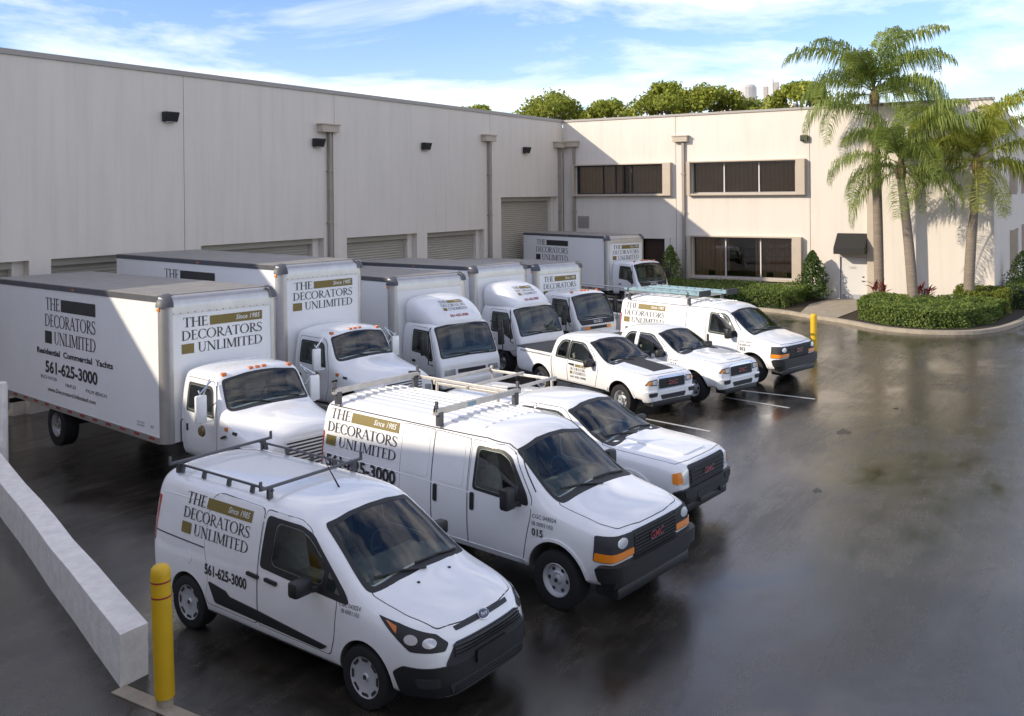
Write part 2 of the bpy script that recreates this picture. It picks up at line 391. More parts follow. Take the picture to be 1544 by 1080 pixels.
def sans(txt, u, v, h, width=None, shear=0, bold=.0, align='L'):
    """polygons of built-in sans text: cap height h, baseline at v"""
    key = (txt, shear, bold)
    if key not in _TXT:
        cu = bpy.data.curves.new('t', 'FONT'); cu.body = txt; cu.size = 1; cu.shear = shear; cu.offset = bold; cu.resolution_u = 3
        o = bpy.data.objects.new('t', cu); COL.objects.link(o); dg = bpy.context.evaluated_depsgraph_get()
        me = bpy.data.meshes.new_from_object(o.evaluated_get(dg)); bpy.data.objects.remove(o)
        _TXT[key] = [[(me.vertices[i].co.x, me.vertices[i].co.y) for i in p.vertices] for p in me.polygons]
    ps = _TXT[key]; xs = [q[0] for p in ps for q in p]; x0, x1 = min(xs), max(xs); kv = h/.70; ku = (width/(x1-x0)) if width else kv
    return [[(u+(a-x0)*ku, v+b*kv) for a, b in p] for p in ps]
def logo(V, mode, u, v, wd, hh, bar=None, bar_txt=True, off=.008):
    """three-line company mark; (u,v) lower left, wd wide, hh high"""
    lh = hh*.27; g = hh*.365; bar = bar or GOLD
    root = V.flat('logo_lettering', word('THE', u+wd*.02, v+2*g, lh, wd*.30)+word('DECORATORS', u, v+g, lh, wd)+word('UNLIMITED', u+wd*.19, v, lh, wd*.81), mode, DARKP, off=off)
    V.patch('logo_bar', [(u+wd*.34, v+2*g-lh*.02), (u+wd, v+2*g-lh*.02), (u+wd, v+2*g+lh*.95), (u+wd*.34, v+2*g+lh*.95)], mode, bar, off=off, parent=root, skirt=0, grid=.12)
    V.patch('logo_square', [(u, v-lh*.03), (u+wd*.145, v-lh*.03), (u+wd*.145, v+lh*.98), (u, v+lh*.98)], mode, bar, off=off, parent=root, skirt=0, grid=.12)
    if bar_txt: V.flat('logo_year', sans('Since 1985', u+wd*.66, v+2*g+lh*.26, lh*.5, wd*.31, shear=.25, bold=.015), mode, WPRINT, off=off+.004, parent=root)
    return root

# ---- wheels
_W = {}
def wheel(V, x, side, R, w, rimr, style, y, z=None):
    """side -1 = right; wheel centre at x, outer face near |y|"""
    key = (R, w, rimr, style)
    if key not in _W:
        t = lathe([(rimr*.96, .0), (rimr, -.015), (R*.86, -.022), (R*.965, -.012), (R, w*.14), (R, w*.86), (R*.965, w+.005), (rimr, w), (rimr*.9, w*.7)], 36, caps=False)
        tm = bpy.data.meshes.new('tyre'); t.to_mesh(tm); t.free(); tm.materials.append(RUB); sharp(tm, 40)
        b = bmesh.new(); mt = SILVER
        if style == 'hubcap':      # eight-spoke plastic cover with window slots
            lathe([(0, .0), (rimr*.16, -.004), (rimr*.2, .012), (rimr*.3, .012), (rimr*.88, .004), (rimr*.97, -.008), (rimr, .0), (rimr, .06)], 40, bm=b)
        elif style == 'steel':     # steel wheel with round slots and a raised centre
            lathe([(0, -.005), (rimr*.2, -.01), (rimr*.26, .03), (rimr*.42, .02), (rimr*.5, .035), (rimr*.8, .05), (rimr*.87, .03), (rimr*.94, -.012), (rimr, -.004), (rimr, .06)], 40, bm=b)
        else:                      # dished truck wheel
            lathe([(0, -.02), (rimr*.28, -.02), (rimr*.3, .05), (rimr*.45, .06), (rimr*.75, .11), (rimr*.86, .1), (rimr*.92, .0), (rimr, -.01), (rimr, .08)], 36, bm=b)
        rm = bpy.data.meshes.new('rim'); b.to_mesh(rm); b.free(); rm.materials.append(SILVER if style != 'truck' else ALU); sharp(rm, 30)
        d = bmesh.new(); n = {'hubcap': 8, 'steel': 6, 'truck': 8, 'alloy': 6}[style]
        for k in range(n):
            a = 2*math.pi*k/n; 
            if style == 'hubcap':
                pts = [(-.075, .74), (.075, .74), (.10, .90), (-.10, .90)]; dep = -.006
                pts2 = [(-.012, .36), (.012, .36), (.03, .84), (-.03, .84)]
                for pp, dd in ((pts, -.004), ):
                    vsq = [d.verts.new(Vector((rimr*(pr*math.cos(a)-pt*math.sin(a)*3.0*.8), .0015+dd+.004*(1-pr), rimr*(pr*math.sin(a)+pt*math.cos(a)*3.0*.8)))) for pt, pr in pp]; d.faces.new(vsq)
            else:
                cr_ = {'steel': .64, 'truck': .62, 'alloy': .64}[style]; rx = {'steel': .10, 'truck': .09, 'alloy': .14}[style]; yy = {'steel': .037, 'truck': .082, 'alloy': .038}[style]
                vsq = [d.verts.new(Vector((rimr*(cr_*math.cos(a)+rx*math.cos(t)*1.0*math.cos(a)-1.25*rx*math.sin(t)*math.sin(a)), yy-.004+.03*0, rimr*(cr_*math.sin(a)+rx*math.cos(t)*math.sin(a)+1.25*rx*math.sin(t)*math.cos(a))))) for t in [2*math.pi*j/12 for j in range(12)]]; d.faces.new(vsq)
        lathe([(0, -.022 if style != 'hubcap' else -.008), (rimr*.11, -.022 if style != 'hubcap' else -.008), (rimr*.12, .0)], 14, bm=d)
        dm = bpy.data.meshes.new('rim_slots'); d.to_mesh(dm); d.free(); dm.materials.append(SEAL)
        _W[key] = (tm, rm, dm)
    e = empty('wheel', (x, side*y, R if z is None else z), 0, V.root)
    if side < 0: pass
    else: e.rotation_euler = (0, 0, math.pi)
    for nme, me in zip(('tyre', 'rim', 'rim_slots'), _W[key]):
        o = bpy.data.objects.new(nme, me); COL.objects.link(o); o.parent = e
        if nme == 'rim_slots': o['kind'] = 'stuff'
    return e
def well(x, r, y0, y1, z):
    bm = bmesh.new(); 
    bmesh.ops.create_cone(bm, cap_ends=True, segments=40, radius1=r, radius2=r, depth=abs(y1-y0))
    bm.transform(Matrix.Translation((x, (y0+y1)/2, z)) @ Matrix.Rotation(math.pi/2, 4, 'X')); bmesh.ops.recalc_face_normals(bm, faces=bm.faces[:]); return bm
def mirror_arm(V, x, y, z, side, sz=(.10, .22, .20), m=None):
    h = V.part('side_mirror', B(x-sz[0]/2, x+sz[0]/2, side*y-(sz[1]/2), side*y+sz[1]/2, z-sz[2]/2, z+sz[2]/2, bev=.035), m or BLACK)
    V.bar('mirror_arm', (x+.02, side*(y-sz[1]*.4), z-sz[2]*.3), (x+.06, side*(y-.26), z-sz[2]*.42), .05, .06, BLACK, parent=h)
    V.part('mirror_glass', B(x-sz[0]/2-.006, x-sz[0]/2+.004, side*y-sz[1]*.38, side*y+sz[1]*.38, z-sz[2]*.38, z+sz[2]*.38), GLASS, parent=h, smooth=False)
    return h
def wiper(V, y0, z0, y1, z1, m=None):
    return V.line('wiper', [(y0, z0), ((y0+y1)/2, (z0+z1)/2+.015), (y1, z1)], 'F', BLACK, r=.012, off=.02)
# ------------------------------------------------------------------ vehicles
def compact_van(X, Y, Z, h):
    V = Veh('cargo_van', X, Y, Z, h)
    F_ = [(0, .26), (.6, .26), (.86, .28), (.905, .45), (.915, .85), (.90, 1.08), (.825, 1.55), (.75, 1.76), (.48, 1.83), (0, 1.84)]
    def mod(d): return [d.get(i, F_[i]) for i in range(10)]
    st = [(-.82, [(0, .38), (.5, .38), (.78, .40), (.82, .55), (.84, .85), (.82, 1.08), (.76, 1.5), (.70, 1.70), (.45, 1.78), (0, 1.79)]),
          (-.75, [(0, .30), (.55, .30), (.84, .33), (.885, .5), (.90, .85), (.885, 1.08), (.81, 1.52), (.74, 1.74), (.47, 1.81), (0, 1.82)]),
          (-.4, F_), (.6, F_), (1.5, F_), (1.95, mod({6: (.82, 1.54), 7: (.74, 1.735), 8: (.47, 1.805), 9: (0, 1.815)})),
          (2.2, mod({6: (.81, 1.50), 7: (.71, 1.66), 8: (.45, 1.725), 9: (0, 1.74)})),
          (2.6, mod({5: (.895, 1.04), 6: (.82, 1.28), 7: (.735, 1.40), 8: (.47, 1.455), 9: (0, 1.475)})),
          (2.98, mod({5: (.885, .98), 6: (.84, 1.06), 7: (.76, 1.12), 8: (.48, 1.175), 9: (0, 1.195)})),
          (3.35, mod({4: (.91, .80), 5: (.88, .91), 6: (.825, 1.0), 7: (.74, 1.05), 8: (.46, 1.10), 9: (0, 1.115)})),
          (3.7, [(0, .24), (.55, .24), (.80, .26), (.86, .42), (.87, .70), (.83, .83), (.77, .92), (.68, .97), (.42, 1.01), (0, 1.02)]),
          (3.88, [(0, .24), (.5, .24), (.68, .26), (.77, .40), (.77, .64), (.73, .76), (.66, .84), (.58, .885), (.36, .92), (0, .93)]),
          (3.98, [(0, .25), (.4, .25), (.54, .27), (.62, .38), (.60, .55), (.55, .66), (.50, .73), (.44, .77), (.27, .80), (0, .81)]),
          (4.0, [(0, .30), (.3, .30), (.44, .32), (.5, .40), (.5, .55), (.46, .64), (.42, .69), (.37, .73), (.23, .75), (0, .76)])]
    sw = rr([(1.56, 1.13), (2.44, 1.10), (2.42, 1.34), (2.13, 1.55), (1.98, 1.595), (1.58, 1.605)], .09)
    wsp = rr([(-.71, 1.15), (-.4, 1.19), (0, 1.205), (.4, 1.19), (.71, 1.15), (.61, 1.64), (.3, 1.685), (0, 1.695), (-.3, 1.685), (-.61, 1.64)], .05)
    V.loft('body', st, WHITE, wellmat=INTER, crease=((5, .35), (2, .3)), cuts=[prism(grow(sw, -.015), 'R', -1.3, 1.3), prism([(u, v+.02 if v < 1.3 else v-.01) for u, v in wsp], 'F', 1.0, 5), B(.95, 2.55, -.80, .80, .55, 1.3)]+[well(0, .37, s*.55, s*1.1, .33) for s in (1, -1)]+[well(3.062, .375, s*.55, s*1.1, .33) for s in (1, -1)])
    for x in (0, 3.062):
        for s in (-1, 1): wheel(V, x, s, .325, .2, .215, 'hubcap', .885)
    for s, md in ((-1, 'R'), (1, 'L')):
        V.panel('front_door', [(1.36, .42), (2.55, .42), (2.62, .62), (2.66, 1.0), (2.6, 1.12), (2.1, 1.62), (1.95, 1.675), (1.38, 1.69)], md, hole=sw)
        V.panel('sliding_door', [(.36, .42), (1.34, .42), (1.35, 1.69), (.5, 1.71), (.38, 1.66), (.34, 1.1), (.44, .8)], md, r=.09)
        fr = V.patch('window_surround', rr([(1.39, 1.08), (2.84, 1.005), (2.78, 1.085), (2.16, 1.575), (1.98, 1.63), (1.42, 1.645)], .06), md, BLACK, off=.008, hole=grow(sw, -.008))
        V.patch('side_window', sw, md, CARGLASS, off=.005, parent=fr, skirt=.003)
        V.patch('quarter_window', rr([(2.49, 1.095), (2.70, 1.07), (2.49, 1.27)], .03), md, GLASS, off=.011, parent=fr)
        V.patch('rocker_cladding', rr([(.36, .25), (2.68, .25), (2.68, .33), (.36, .33)], .01), md, BLACK, off=.014)
        V.patch('door_moulding', rr([(.44, .70), (.78, .66), (.84, .61), (1.34, .585), (2.52, .50), (2.42, .44), (.56, .47)], .03), md, BLACK, off=.016)
        for x in (1.18, 1.50):
            cup = V.patch('door_handle', rr([(x, .955), (x+.21, .945), (x+.21, .985), (x, .995)], .018), md, BLACK, off=.03)
        V.line('slide_rail', [(-.68, 1.085), (.33, 1.07)], md, SEAL, r=.008)
        V.line('panel_crease', [(-.62, 1.56), (.34, 1.58)], md, WHITE, r=.006)
        mirror_arm(V, 2.32, 1.10, 1.14, s, (.15, .24, .17))
        V.patch('headlight', rr([(s*-1.20, 1.0), (s*-.95, .965), (s*-.60, .885), (s*-.50, .80), (s*-.54, .735), (s*-.84, .745), (s*-.98, .85)], .02), ('C', 2.9), BLACK, off=.006, grid=.06, gridv=.05)
        for uc, vc in ((-.83, .845), (-.67, .82)): V.patch('headlight_lens', [(s*(uc+.062*math.cos(t)), vc+.042*math.sin(t)) for t in [k*math.pi/8 for k in range(16)]], ('C', 2.9), LENS, off=.011, grid=.05, gridv=.04)
        V.patch('turn_lens', rr([(s*-1.10, .975), (s*-.97, .94), (s*-.97, .88)], .01), ('C', 2.9), ORANGE, off=.011, grid=.05)
        V.patch('fog_recess', rr([(s*-.80, .50), (s*-.60, .50), (s*-.58, .41), (s*-.76, .40)], .03), ('C', 2.9), SEAL, off=.024, grid=.06)
        V.patch('tail_lamp', rr([(-.79, .95), (-.70, .95), (-.66, 1.5), (-.76, 1.5)], .02), md, RED, off=.006)
    V.patch('fuel_flap', [(.02+.08*math.cos(t), .90+.08*math.sin(t)) for t in [k*math.pi/10 for k in range(20)]], 'R', WHITE, off=.006)
    ws = V.patch('windshield_frame', rr([(-.76, 1.125), (-.4, 1.165), (0, 1.18), (.4, 1.165), (.76, 1.125), (.64, 1.66), (.3, 1.705), (0, 1.715), (-.3, 1.705), (-.64, 1.66)], .05), 'F', BLACK, off=.005, grid=.08, hole=grow(wsp, -.01))
    V.patch('windshield', wsp, 'F', CARGLASS, off=.003, parent=ws, grid=.08, skirt=.002); cabin(V, 1.35, .78, .38, 2.42, 1.10, .72)
    for a, b in ((.62, -.05), (.0, -.6)): wiper(V, a, 1.17, b, 1.215)
    V.panel('bonnet', [(3.02, -.74), (3.5, -.70), (3.80, -.60), (3.875, -.3), (3.885, 0), (3.875, .3), (3.80, .60), (3.5, .70), (3.02, .74), (3.04, 0)], 'T', r=.05, gap=.008)
    for y in (-.25, .25): V.part('washer_nozzle', B(3.22, 3.25, y-.015, y+.015, 1.12, 1.145, bev=.004), BLACK)
    V.patch('bumper_skin', rr([(-.92, .30), (.92, .30), (1.0, .52), (.9, .60), (.55, .60), (.42, .575), (-.42, .575), (-.55, .60), (-.9, .60), (-1.0, .52)], .03), ('C', 2.9), BLACK, off=.018, grid=.08, gridv=.06, skirt=.03)
    V.patch('upper_grille', rr([(-.42, .90), (.42, .90), (.40, .865), (-.40, .865)], .01), ('C', 2.9), BLACK, off=.006, grid=.08)
    V.patch('main_grille', rr([(-.44, .79), (.44, .79), (.54, .62), (.52, .46), (-.52, .46), (-.54, .62)], .03), ('C', 2.9), SEAL, off=.012, grid=.08, gridv=.06)
    for v in (.765, .735, .705, .675): V.patch('grille_slat', [(-.46, v-.008), (.46, v-.008), (.46, v+.008), (-.46, v+.008)], ('C', 2.9), BLACK, off=.03, grid=.1, skirt=.02)
    V.patch('plate_holder', rr([(-.22, .50), (.22, .50), (.22, .63), (-.22, .63)], .02), ('C', 2.9), BLACK, off=.045, grid=.08, skirt=.04)
    V.patch('lower_grille', rr([(-.48, .30), (.48, .30), (.52, .42), (-.52, .42)], .02), ('C', 2.9), SEAL, off=.026, grid=.08)
    for v in (.33, .36, .39): V.patch('grille_slat', [(-.47, v-.006), (.47, v-.006), (.47, v+.006), (-.47, v+.006)], ('C', 2.9), BLACK, off=.036, grid=.1, skirt=.02)
    bd = V.patch('badge', [(.082*math.cos(t), .88+.04*math.sin(t)) for t in [k*math.pi/12 for k in range(24)]], 'F', CHROME, off=.018, skirt=.02)
    V.patch('badge_face', [(.072*math.cos(t), .88+.032*math.sin(t)) for t in [k*math.pi/12 for k in range(24)]], 'F', mat('badge_blue', (.03, .05, .12), .3, coat=.5), off=.022, parent=bd, skirt=0)
    V.flat('badge_lettering', sans('Ford', -.05, .868, .026, .1, shear=.4), 'F', CHROME, off=.026, parent=bd)
    # prints
    logo(V, 'R', -.14, 1.17, 1.30, .47)
    V.flat('phone_number', sans('561-625-3000', .37, .775, .12, .80, bold=.03), 'R', DARKP, off=.008)
    V.flat('licence_lettering', sans('CGC 043024', 2.70, .985, .04, .30)+sans('IB 0001102', 2.74, .925, .04, .26), 'R', DARKP, off=.008)
    # roof rack: two side rails on feet, two cross bars with upturned ends
    rk = empty('roof_rack', (0, 0, 0), 0, V.root)
    for s in (-1, 1):
        V.bar('side_rail', (-.62, s*.64, 1.872), (1.32, s*.64, 1.867), .03, .025, STEELG, parent=rk)
        for x in (-.45, .0, .5, .95): V.bar('rail_foot', (x, s*.66, 1.78), (x, s*.64, 1.865), .06, .035, STEELG, parent=rk)
    for x in (-.52, 1.28):
        V.bar('cross_bar', (x, -.80, 1.905), (x, .80, 1.905), .04, .032, STEELG, parent=rk)
        for s in (-1, 1): V.bar('bar_end', (x, s*.79, 1.89), (x, s*.79, 2.00), .04, .02, STEELG, parent=rk); V.bar('bar_foot', (x, s*.66, 1.77), (x, s*.66, 1.895), .07, .045, STEELG, parent=rk)
    V.part('aerial', T([(1.75, 0, 1.80), (1.55, .0, 2.02), (1.45, 0, 2.2)], [.012, .006, .004], 6), BLACK)
    return V
def big_van(X, Y, Z, h, ladders=False, fleet='015', phone=True):
    V = Veh('cargo_van', X, Y, Z, h)
    F_ = [(0, .40), (.65, .40), (.95, .42), (.99, .6), (1.0, 1.0), (.98, 1.3), (.905, 1.8), (.845, 1.98), (.53, 2.06), (0, 2.075)]
    def mod(d): return [d.get(i, F_[i]) for i in range(10)]
    st = [(-1.36, [(0, .55), (.6, .55), (.88, .57), (.93, .75), (.95, 1.0), (.93, 1.3), (.86, 1.75), (.79, 1.93), (.5, 1.99), (0, 2.0)]),
          (-1.28, [(0, .45), (.65, .45), (.95, .48), (.985, .7), (.995, 1.0), (.975, 1.3), (.90, 1.78), (.83, 1.97), (.52, 2.04), (0, 2.055)]),
          (-.8, F_), (1.0, F_), (1.95, F_), (2.30, mod({6: (.895, 1.77), 7: (.825, 1.95), 8: (.52, 2.03), 9: (0, 2.045)})),
          (2.57, mod({6: (.885, 1.68), 7: (.80, 1.86), 8: (.5, 1.935), 9: (0, 1.955)})),
          (2.97, mod({5: (.97, 1.24), 6: (.90, 1.43), 7: (.83, 1.55), 8: (.51, 1.62), 9: (0, 1.64)})),
          (3.32, mod({5: (.965, 1.17), 6: (.915, 1.25), 7: (.84, 1.30), 8: (.5, 1.35), 9: (0, 1.37)})),
          (3.8, mod({5: (.955, 1.11), 6: (.905, 1.18), 7: (.83, 1.22), 8: (.5, 1.265), 9: (0, 1.28)})),
          (4.12, [(0, .42), (.6, .42), (.9, .44), (.96, .6), (.965, .85), (.945, 1.03), (.89, 1.10), (.81, 1.14), (.48, 1.18), (0, 1.195)]),
          (4.25, [(0, .42), (.6, .42), (.87, .43), (.93, .55), (.935, .82), (.91, .97), (.85, 1.04), (.77, 1.08), (.46, 1.115), (0, 1.125)]),
          (4.29, [(0, .42), (.55, .42), (.8, .44), (.87, .55), (.88, .8), (.85, .9), (.8, .96), (.72, 1.0), (.44, 1.03), (0, 1.04)])]
    sw = rr([(2.03, 1.29), (2.78, 1.265), (2.78, 1.47), (2.58, 1.74), (2.45, 1.805), (2.05, 1.815)], .06)
    wsp = rr([(-.79, 1.335), (-.4, 1.38), (0, 1.395), (.4, 1.38), (.79, 1.335), (.71, 1.82), (.3, 1.89), (0, 1.90), (-.3, 1.89), (-.71, 1.82)], .05)
    V.loft('body', st, WHITE, wellmat=INTER, crease=((5, .4), (2, .3), (7, .25)), cuts=[prism(grow(sw, -.015), 'R', -1.3, 1.3), prism([(u, v+.02 if v < 1.45 else v-.01) for u, v in wsp], 'F', 1.45, 5), B(1.4, 2.9, -.86, .86, .75, 1.5)]+[well(x, .46, s*.6, s*1.2, .40) for s in (1, -1) for x in (0, 3.43)])
    for x in (0, 3.43):
        for s in (-1, 1): wheel(V, x, s, .375, .23, .22, 'steel', .965)
    for s, md in ((-1, 'R'), (1, 'L')):
        V.panel('front_door', [(1.92, .50), (2.88, .50), (2.96, .85), (3.02, 1.1), (3.02, 1.30), (2.62, 1.80), (2.46, 1.885), (1.94, 1.90)], md, hole=sw)
        if s < 0:
            V.panel('cargo_door', [(1.22, .50), (1.90, .50), (1.90, 1.90), (1.22, 1.92)], md)
            V.panel('cargo_door', [(.56, .50), (1.20, .50), (1.20, 1.92), (.56, 1.92)], md)
            V.patch('pressing', rr([(1.30, 1.26), (1.82, 1.25), (1.82, 1.82), (1.30, 1.84)], .08), md, WHITE, off=.010)
            V.patch('pressing', rr([(.64, 1.26), (1.13, 1.26), (1.13, 1.84), (.64, 1.84)], .08), md, WHITE, off=.010)
            V.patch('door_handle', rr([(1.26, .96), (1.33, .96), (1.33, 1.20), (1.26, 1.20)], .03), md, BLACK, off=.02)
        else: V.panel('side_panel', [(.5, .50), (2.0, .50), (2.0, 1.90), (.5, 1.92)], md)
        V.line('waist_crease', [(-1.2, 1.22), (.4, 1.215), (2.0, 1.20)], md, WHITE, r=.008)
        V.line('drip_rail', [(-1.22, 1.945), (2.15, 1.945), (2.47, 1.90), (2.67, 1.80), (3.05, 1.40)], md, SEAL, r=.009)
        fr = V.patch('window_surround', rr([(2.0, 1.26), (2.99, 1.22), (2.94, 1.34), (2.60, 1.76), (2.46, 1.835), (2.02, 1.845)], .06), md, BLACK, off=.008, hole=grow(sw, -.008))
        V.patch('side_window', sw, md, CARGLASS, off=.005, parent=fr, skirt=.003)
        V.patch('door_handle', rr([(1.97, .98), (2.04, .98), (2.04, 1.22), (1.97, 1.22)], .03), md, BLACK, off=.02)
        mirror_arm(V, 2.80, 1.17, 1.33, s, (.14, .20, .28))
        V.patch('arch_lip', [(3.43+.50*math.cos(t), .40+.50*math.sin(t)) for t in [math.pi*k/16 for k in range(17)]]+[(3.43-.463*math.cos(t), .40+.463*math.sin(t)) for t in [math.pi*k/16 for k in range(17)]], md, WHITE, off=.016, grid=.2)
        V.patch('rocker', rr([(.5, .42), (2.92, .42), (2.92, .52), (.5, .52)], .02), md, WHITE, off=.012)
        V.patch('headlight', rr([(s*-.80, 1.065), (s*-.40, 1.055), (s*-.40, .78), (s*-.82, .765)], .02), ('C', 3.1), SEAL, off=.018, grid=.04, skirt=.03)
        lens = V.patch('headlight_lens', [(s*-.56+.062*math.cos(t), .975+.06*math.sin(t)) for t in [k*math.pi/9 for k in range(18)]], ('C', 3.1), LENS, off=.026, grid=.04)
        V.patch('turn_signal', rr([(s*-.80, .872), (s*-.41, .872), (s*-.41, .79), (s*-.81, .775)], .012), ('C', 3.1), AMBER, off=.026, grid=.04, skirt=.02)
        V.patch('tail_lamp', rr([(-1.35, 1.0), (-1.24, 1.0), (-1.22, 1.55), (-1.33, 1.55)], .02), md, RED, off=.006)
    ws = V.patch('windshield_frame', rr([(-.83, 1.30), (-.4, 1.345), (0, 1.36), (.4, 1.345), (.83, 1.30), (.74, 1.84), (.3, 1.915), (0, 1.925), (-.3, 1.915), (-.74, 1.84)], .05), 'F', BLACK, off=.005, grid=.09, hole=grow(wsp, -.01))
    V.patch('windshield', wsp, 'F', CARGLASS, off=.003, parent=ws, grid=.09, skirt=.002); cabin(V, 1.85, .98, .42, 2.78, 1.30, .8)
    for a, b in ((.70, .02), (.05, -.62)): wiper(V, a, 1.355, b, 1.41)
    V.panel('bonnet', [(3.38, -.84), (4.0, -.80), (4.18, -.70), (4.24, -.3), (4.245, 0), (4.24, .3), (4.18, .70), (4.0, .80), (3.38, .84), (3.40, 0)], 'T', gap=.008)
    g = V.patch('grille', rr([(-.52, 1.06), (.52, 1.06), (.50, .74), (-.50, .74)], .03), 'F', SEAL, off=.012, grid=.1)
    for k in range(7): V.patch('grille_bar', [(-.50, .765+k*.042-.011), (.50, .765+k*.042-.011), (.50, .765+k*.042+.011), (-.50, .765+k*.042+.011)], 'F', BLACK, off=.03, skirt=.02, parent=g, grid=.12)
    V.flat('badge_lettering', sans('GMC', -.16, .865, .10, .32, bold=.03), 'F', CHROME, off=.040, parent=g)
    V.flat('badge_lettering', sans('GMC', -.155, .869, .092, .31, bold=.01), 'F', REDP, off=.045, parent=g)
    V.patch('front_bumper', rr([(-.86, .565), (.86, .565), (.90, .72), (.82, .745), (-.82, .745), (-.90, .72)], .03), ('C', 3.3), BLACK, off=.10, grid=.05, gridv=.05, skirt=.11)
    V.patch('bumper_valance', rr([(-.84, .47), (.84, .47), (.86, .57), (-.86, .57)], .02), ('C', 3.3), BLACK, off=.055, grid=.05, gridv=.05, skirt=.06)
    V.part('air_dam', B(3.95, 4.30, -.86, .86, .30, .45, bev=.03), BLACK)
    if phone: logo(V, 'R', -1.16, 1.36, 1.62, .55); V.flat('phone_number', sans('561-625-3000', -1.12, 1.03, .19, 1.6, bold=.03), 'R', DARKP, off=.012)
    else: logo(V, 'R', -1.12, 1.30, 1.55, .58); V.flat('phone_number', sans('561-625-3000', -1.05, .98, .17, 1.45, bold=.03), 'R', DARKP, off=.012)
    V.flat('fleet_number', sans('CGC 043024', 3.06, 1.10, .05, .38)+sans('IB 0001102', 3.06, 1.01, .05, .34)+sans(fleet, 3.06, .88, .09, .18, bold=.02), 'R', DARKP, off=.010)
    for k in range(9): V.patch('roof_rib', rr([(-1.15, -.62+k*.155-.03), (1.95, -.62+k*.155-.03), (1.95, -.62+k*.155+.03), (-1.15, -.62+k*.155+.03)], .02), 'T', WHITE, off=.014, skirt=.014, grid=.5, gridv=.06)
    rk = empty('ladder_rack', (0, 0, 0), 0, V.root)
    for x in (-1.0, 1.25):
        V.bar('cross_bar', (x, -.95, 2.19), (x, .95, 2.19), .06, .085, RACKW, parent=rk)
        for s in (-1, 1):
            V.bar('bar_stop', (x, s*.90, 2.18), (x, s*.90, 2.34), .03, .05, STEELG, parent=rk)
            V.bar('bar_foot', (x, s*.84, 1.98), (x, s*.84, 2.18), .10, .07, STEELG, parent=rk)
            V.bar('clamp', (x-.12, s*.80, 2.22), (x+.02, s*.95, 2.22), .05, .05, BLACK, parent=rk)
    V.bar('length_bar', (-1.0, .90, 2.16), (1.25, .90, 2.16), .04, .05, RACKW, parent=rk)
    if not ladders: V.part('rack_label', B(1.278, 1.284, -.28, -.10, 2.16, 2.22), BLUE, parent=rk, smooth=False)
    return V
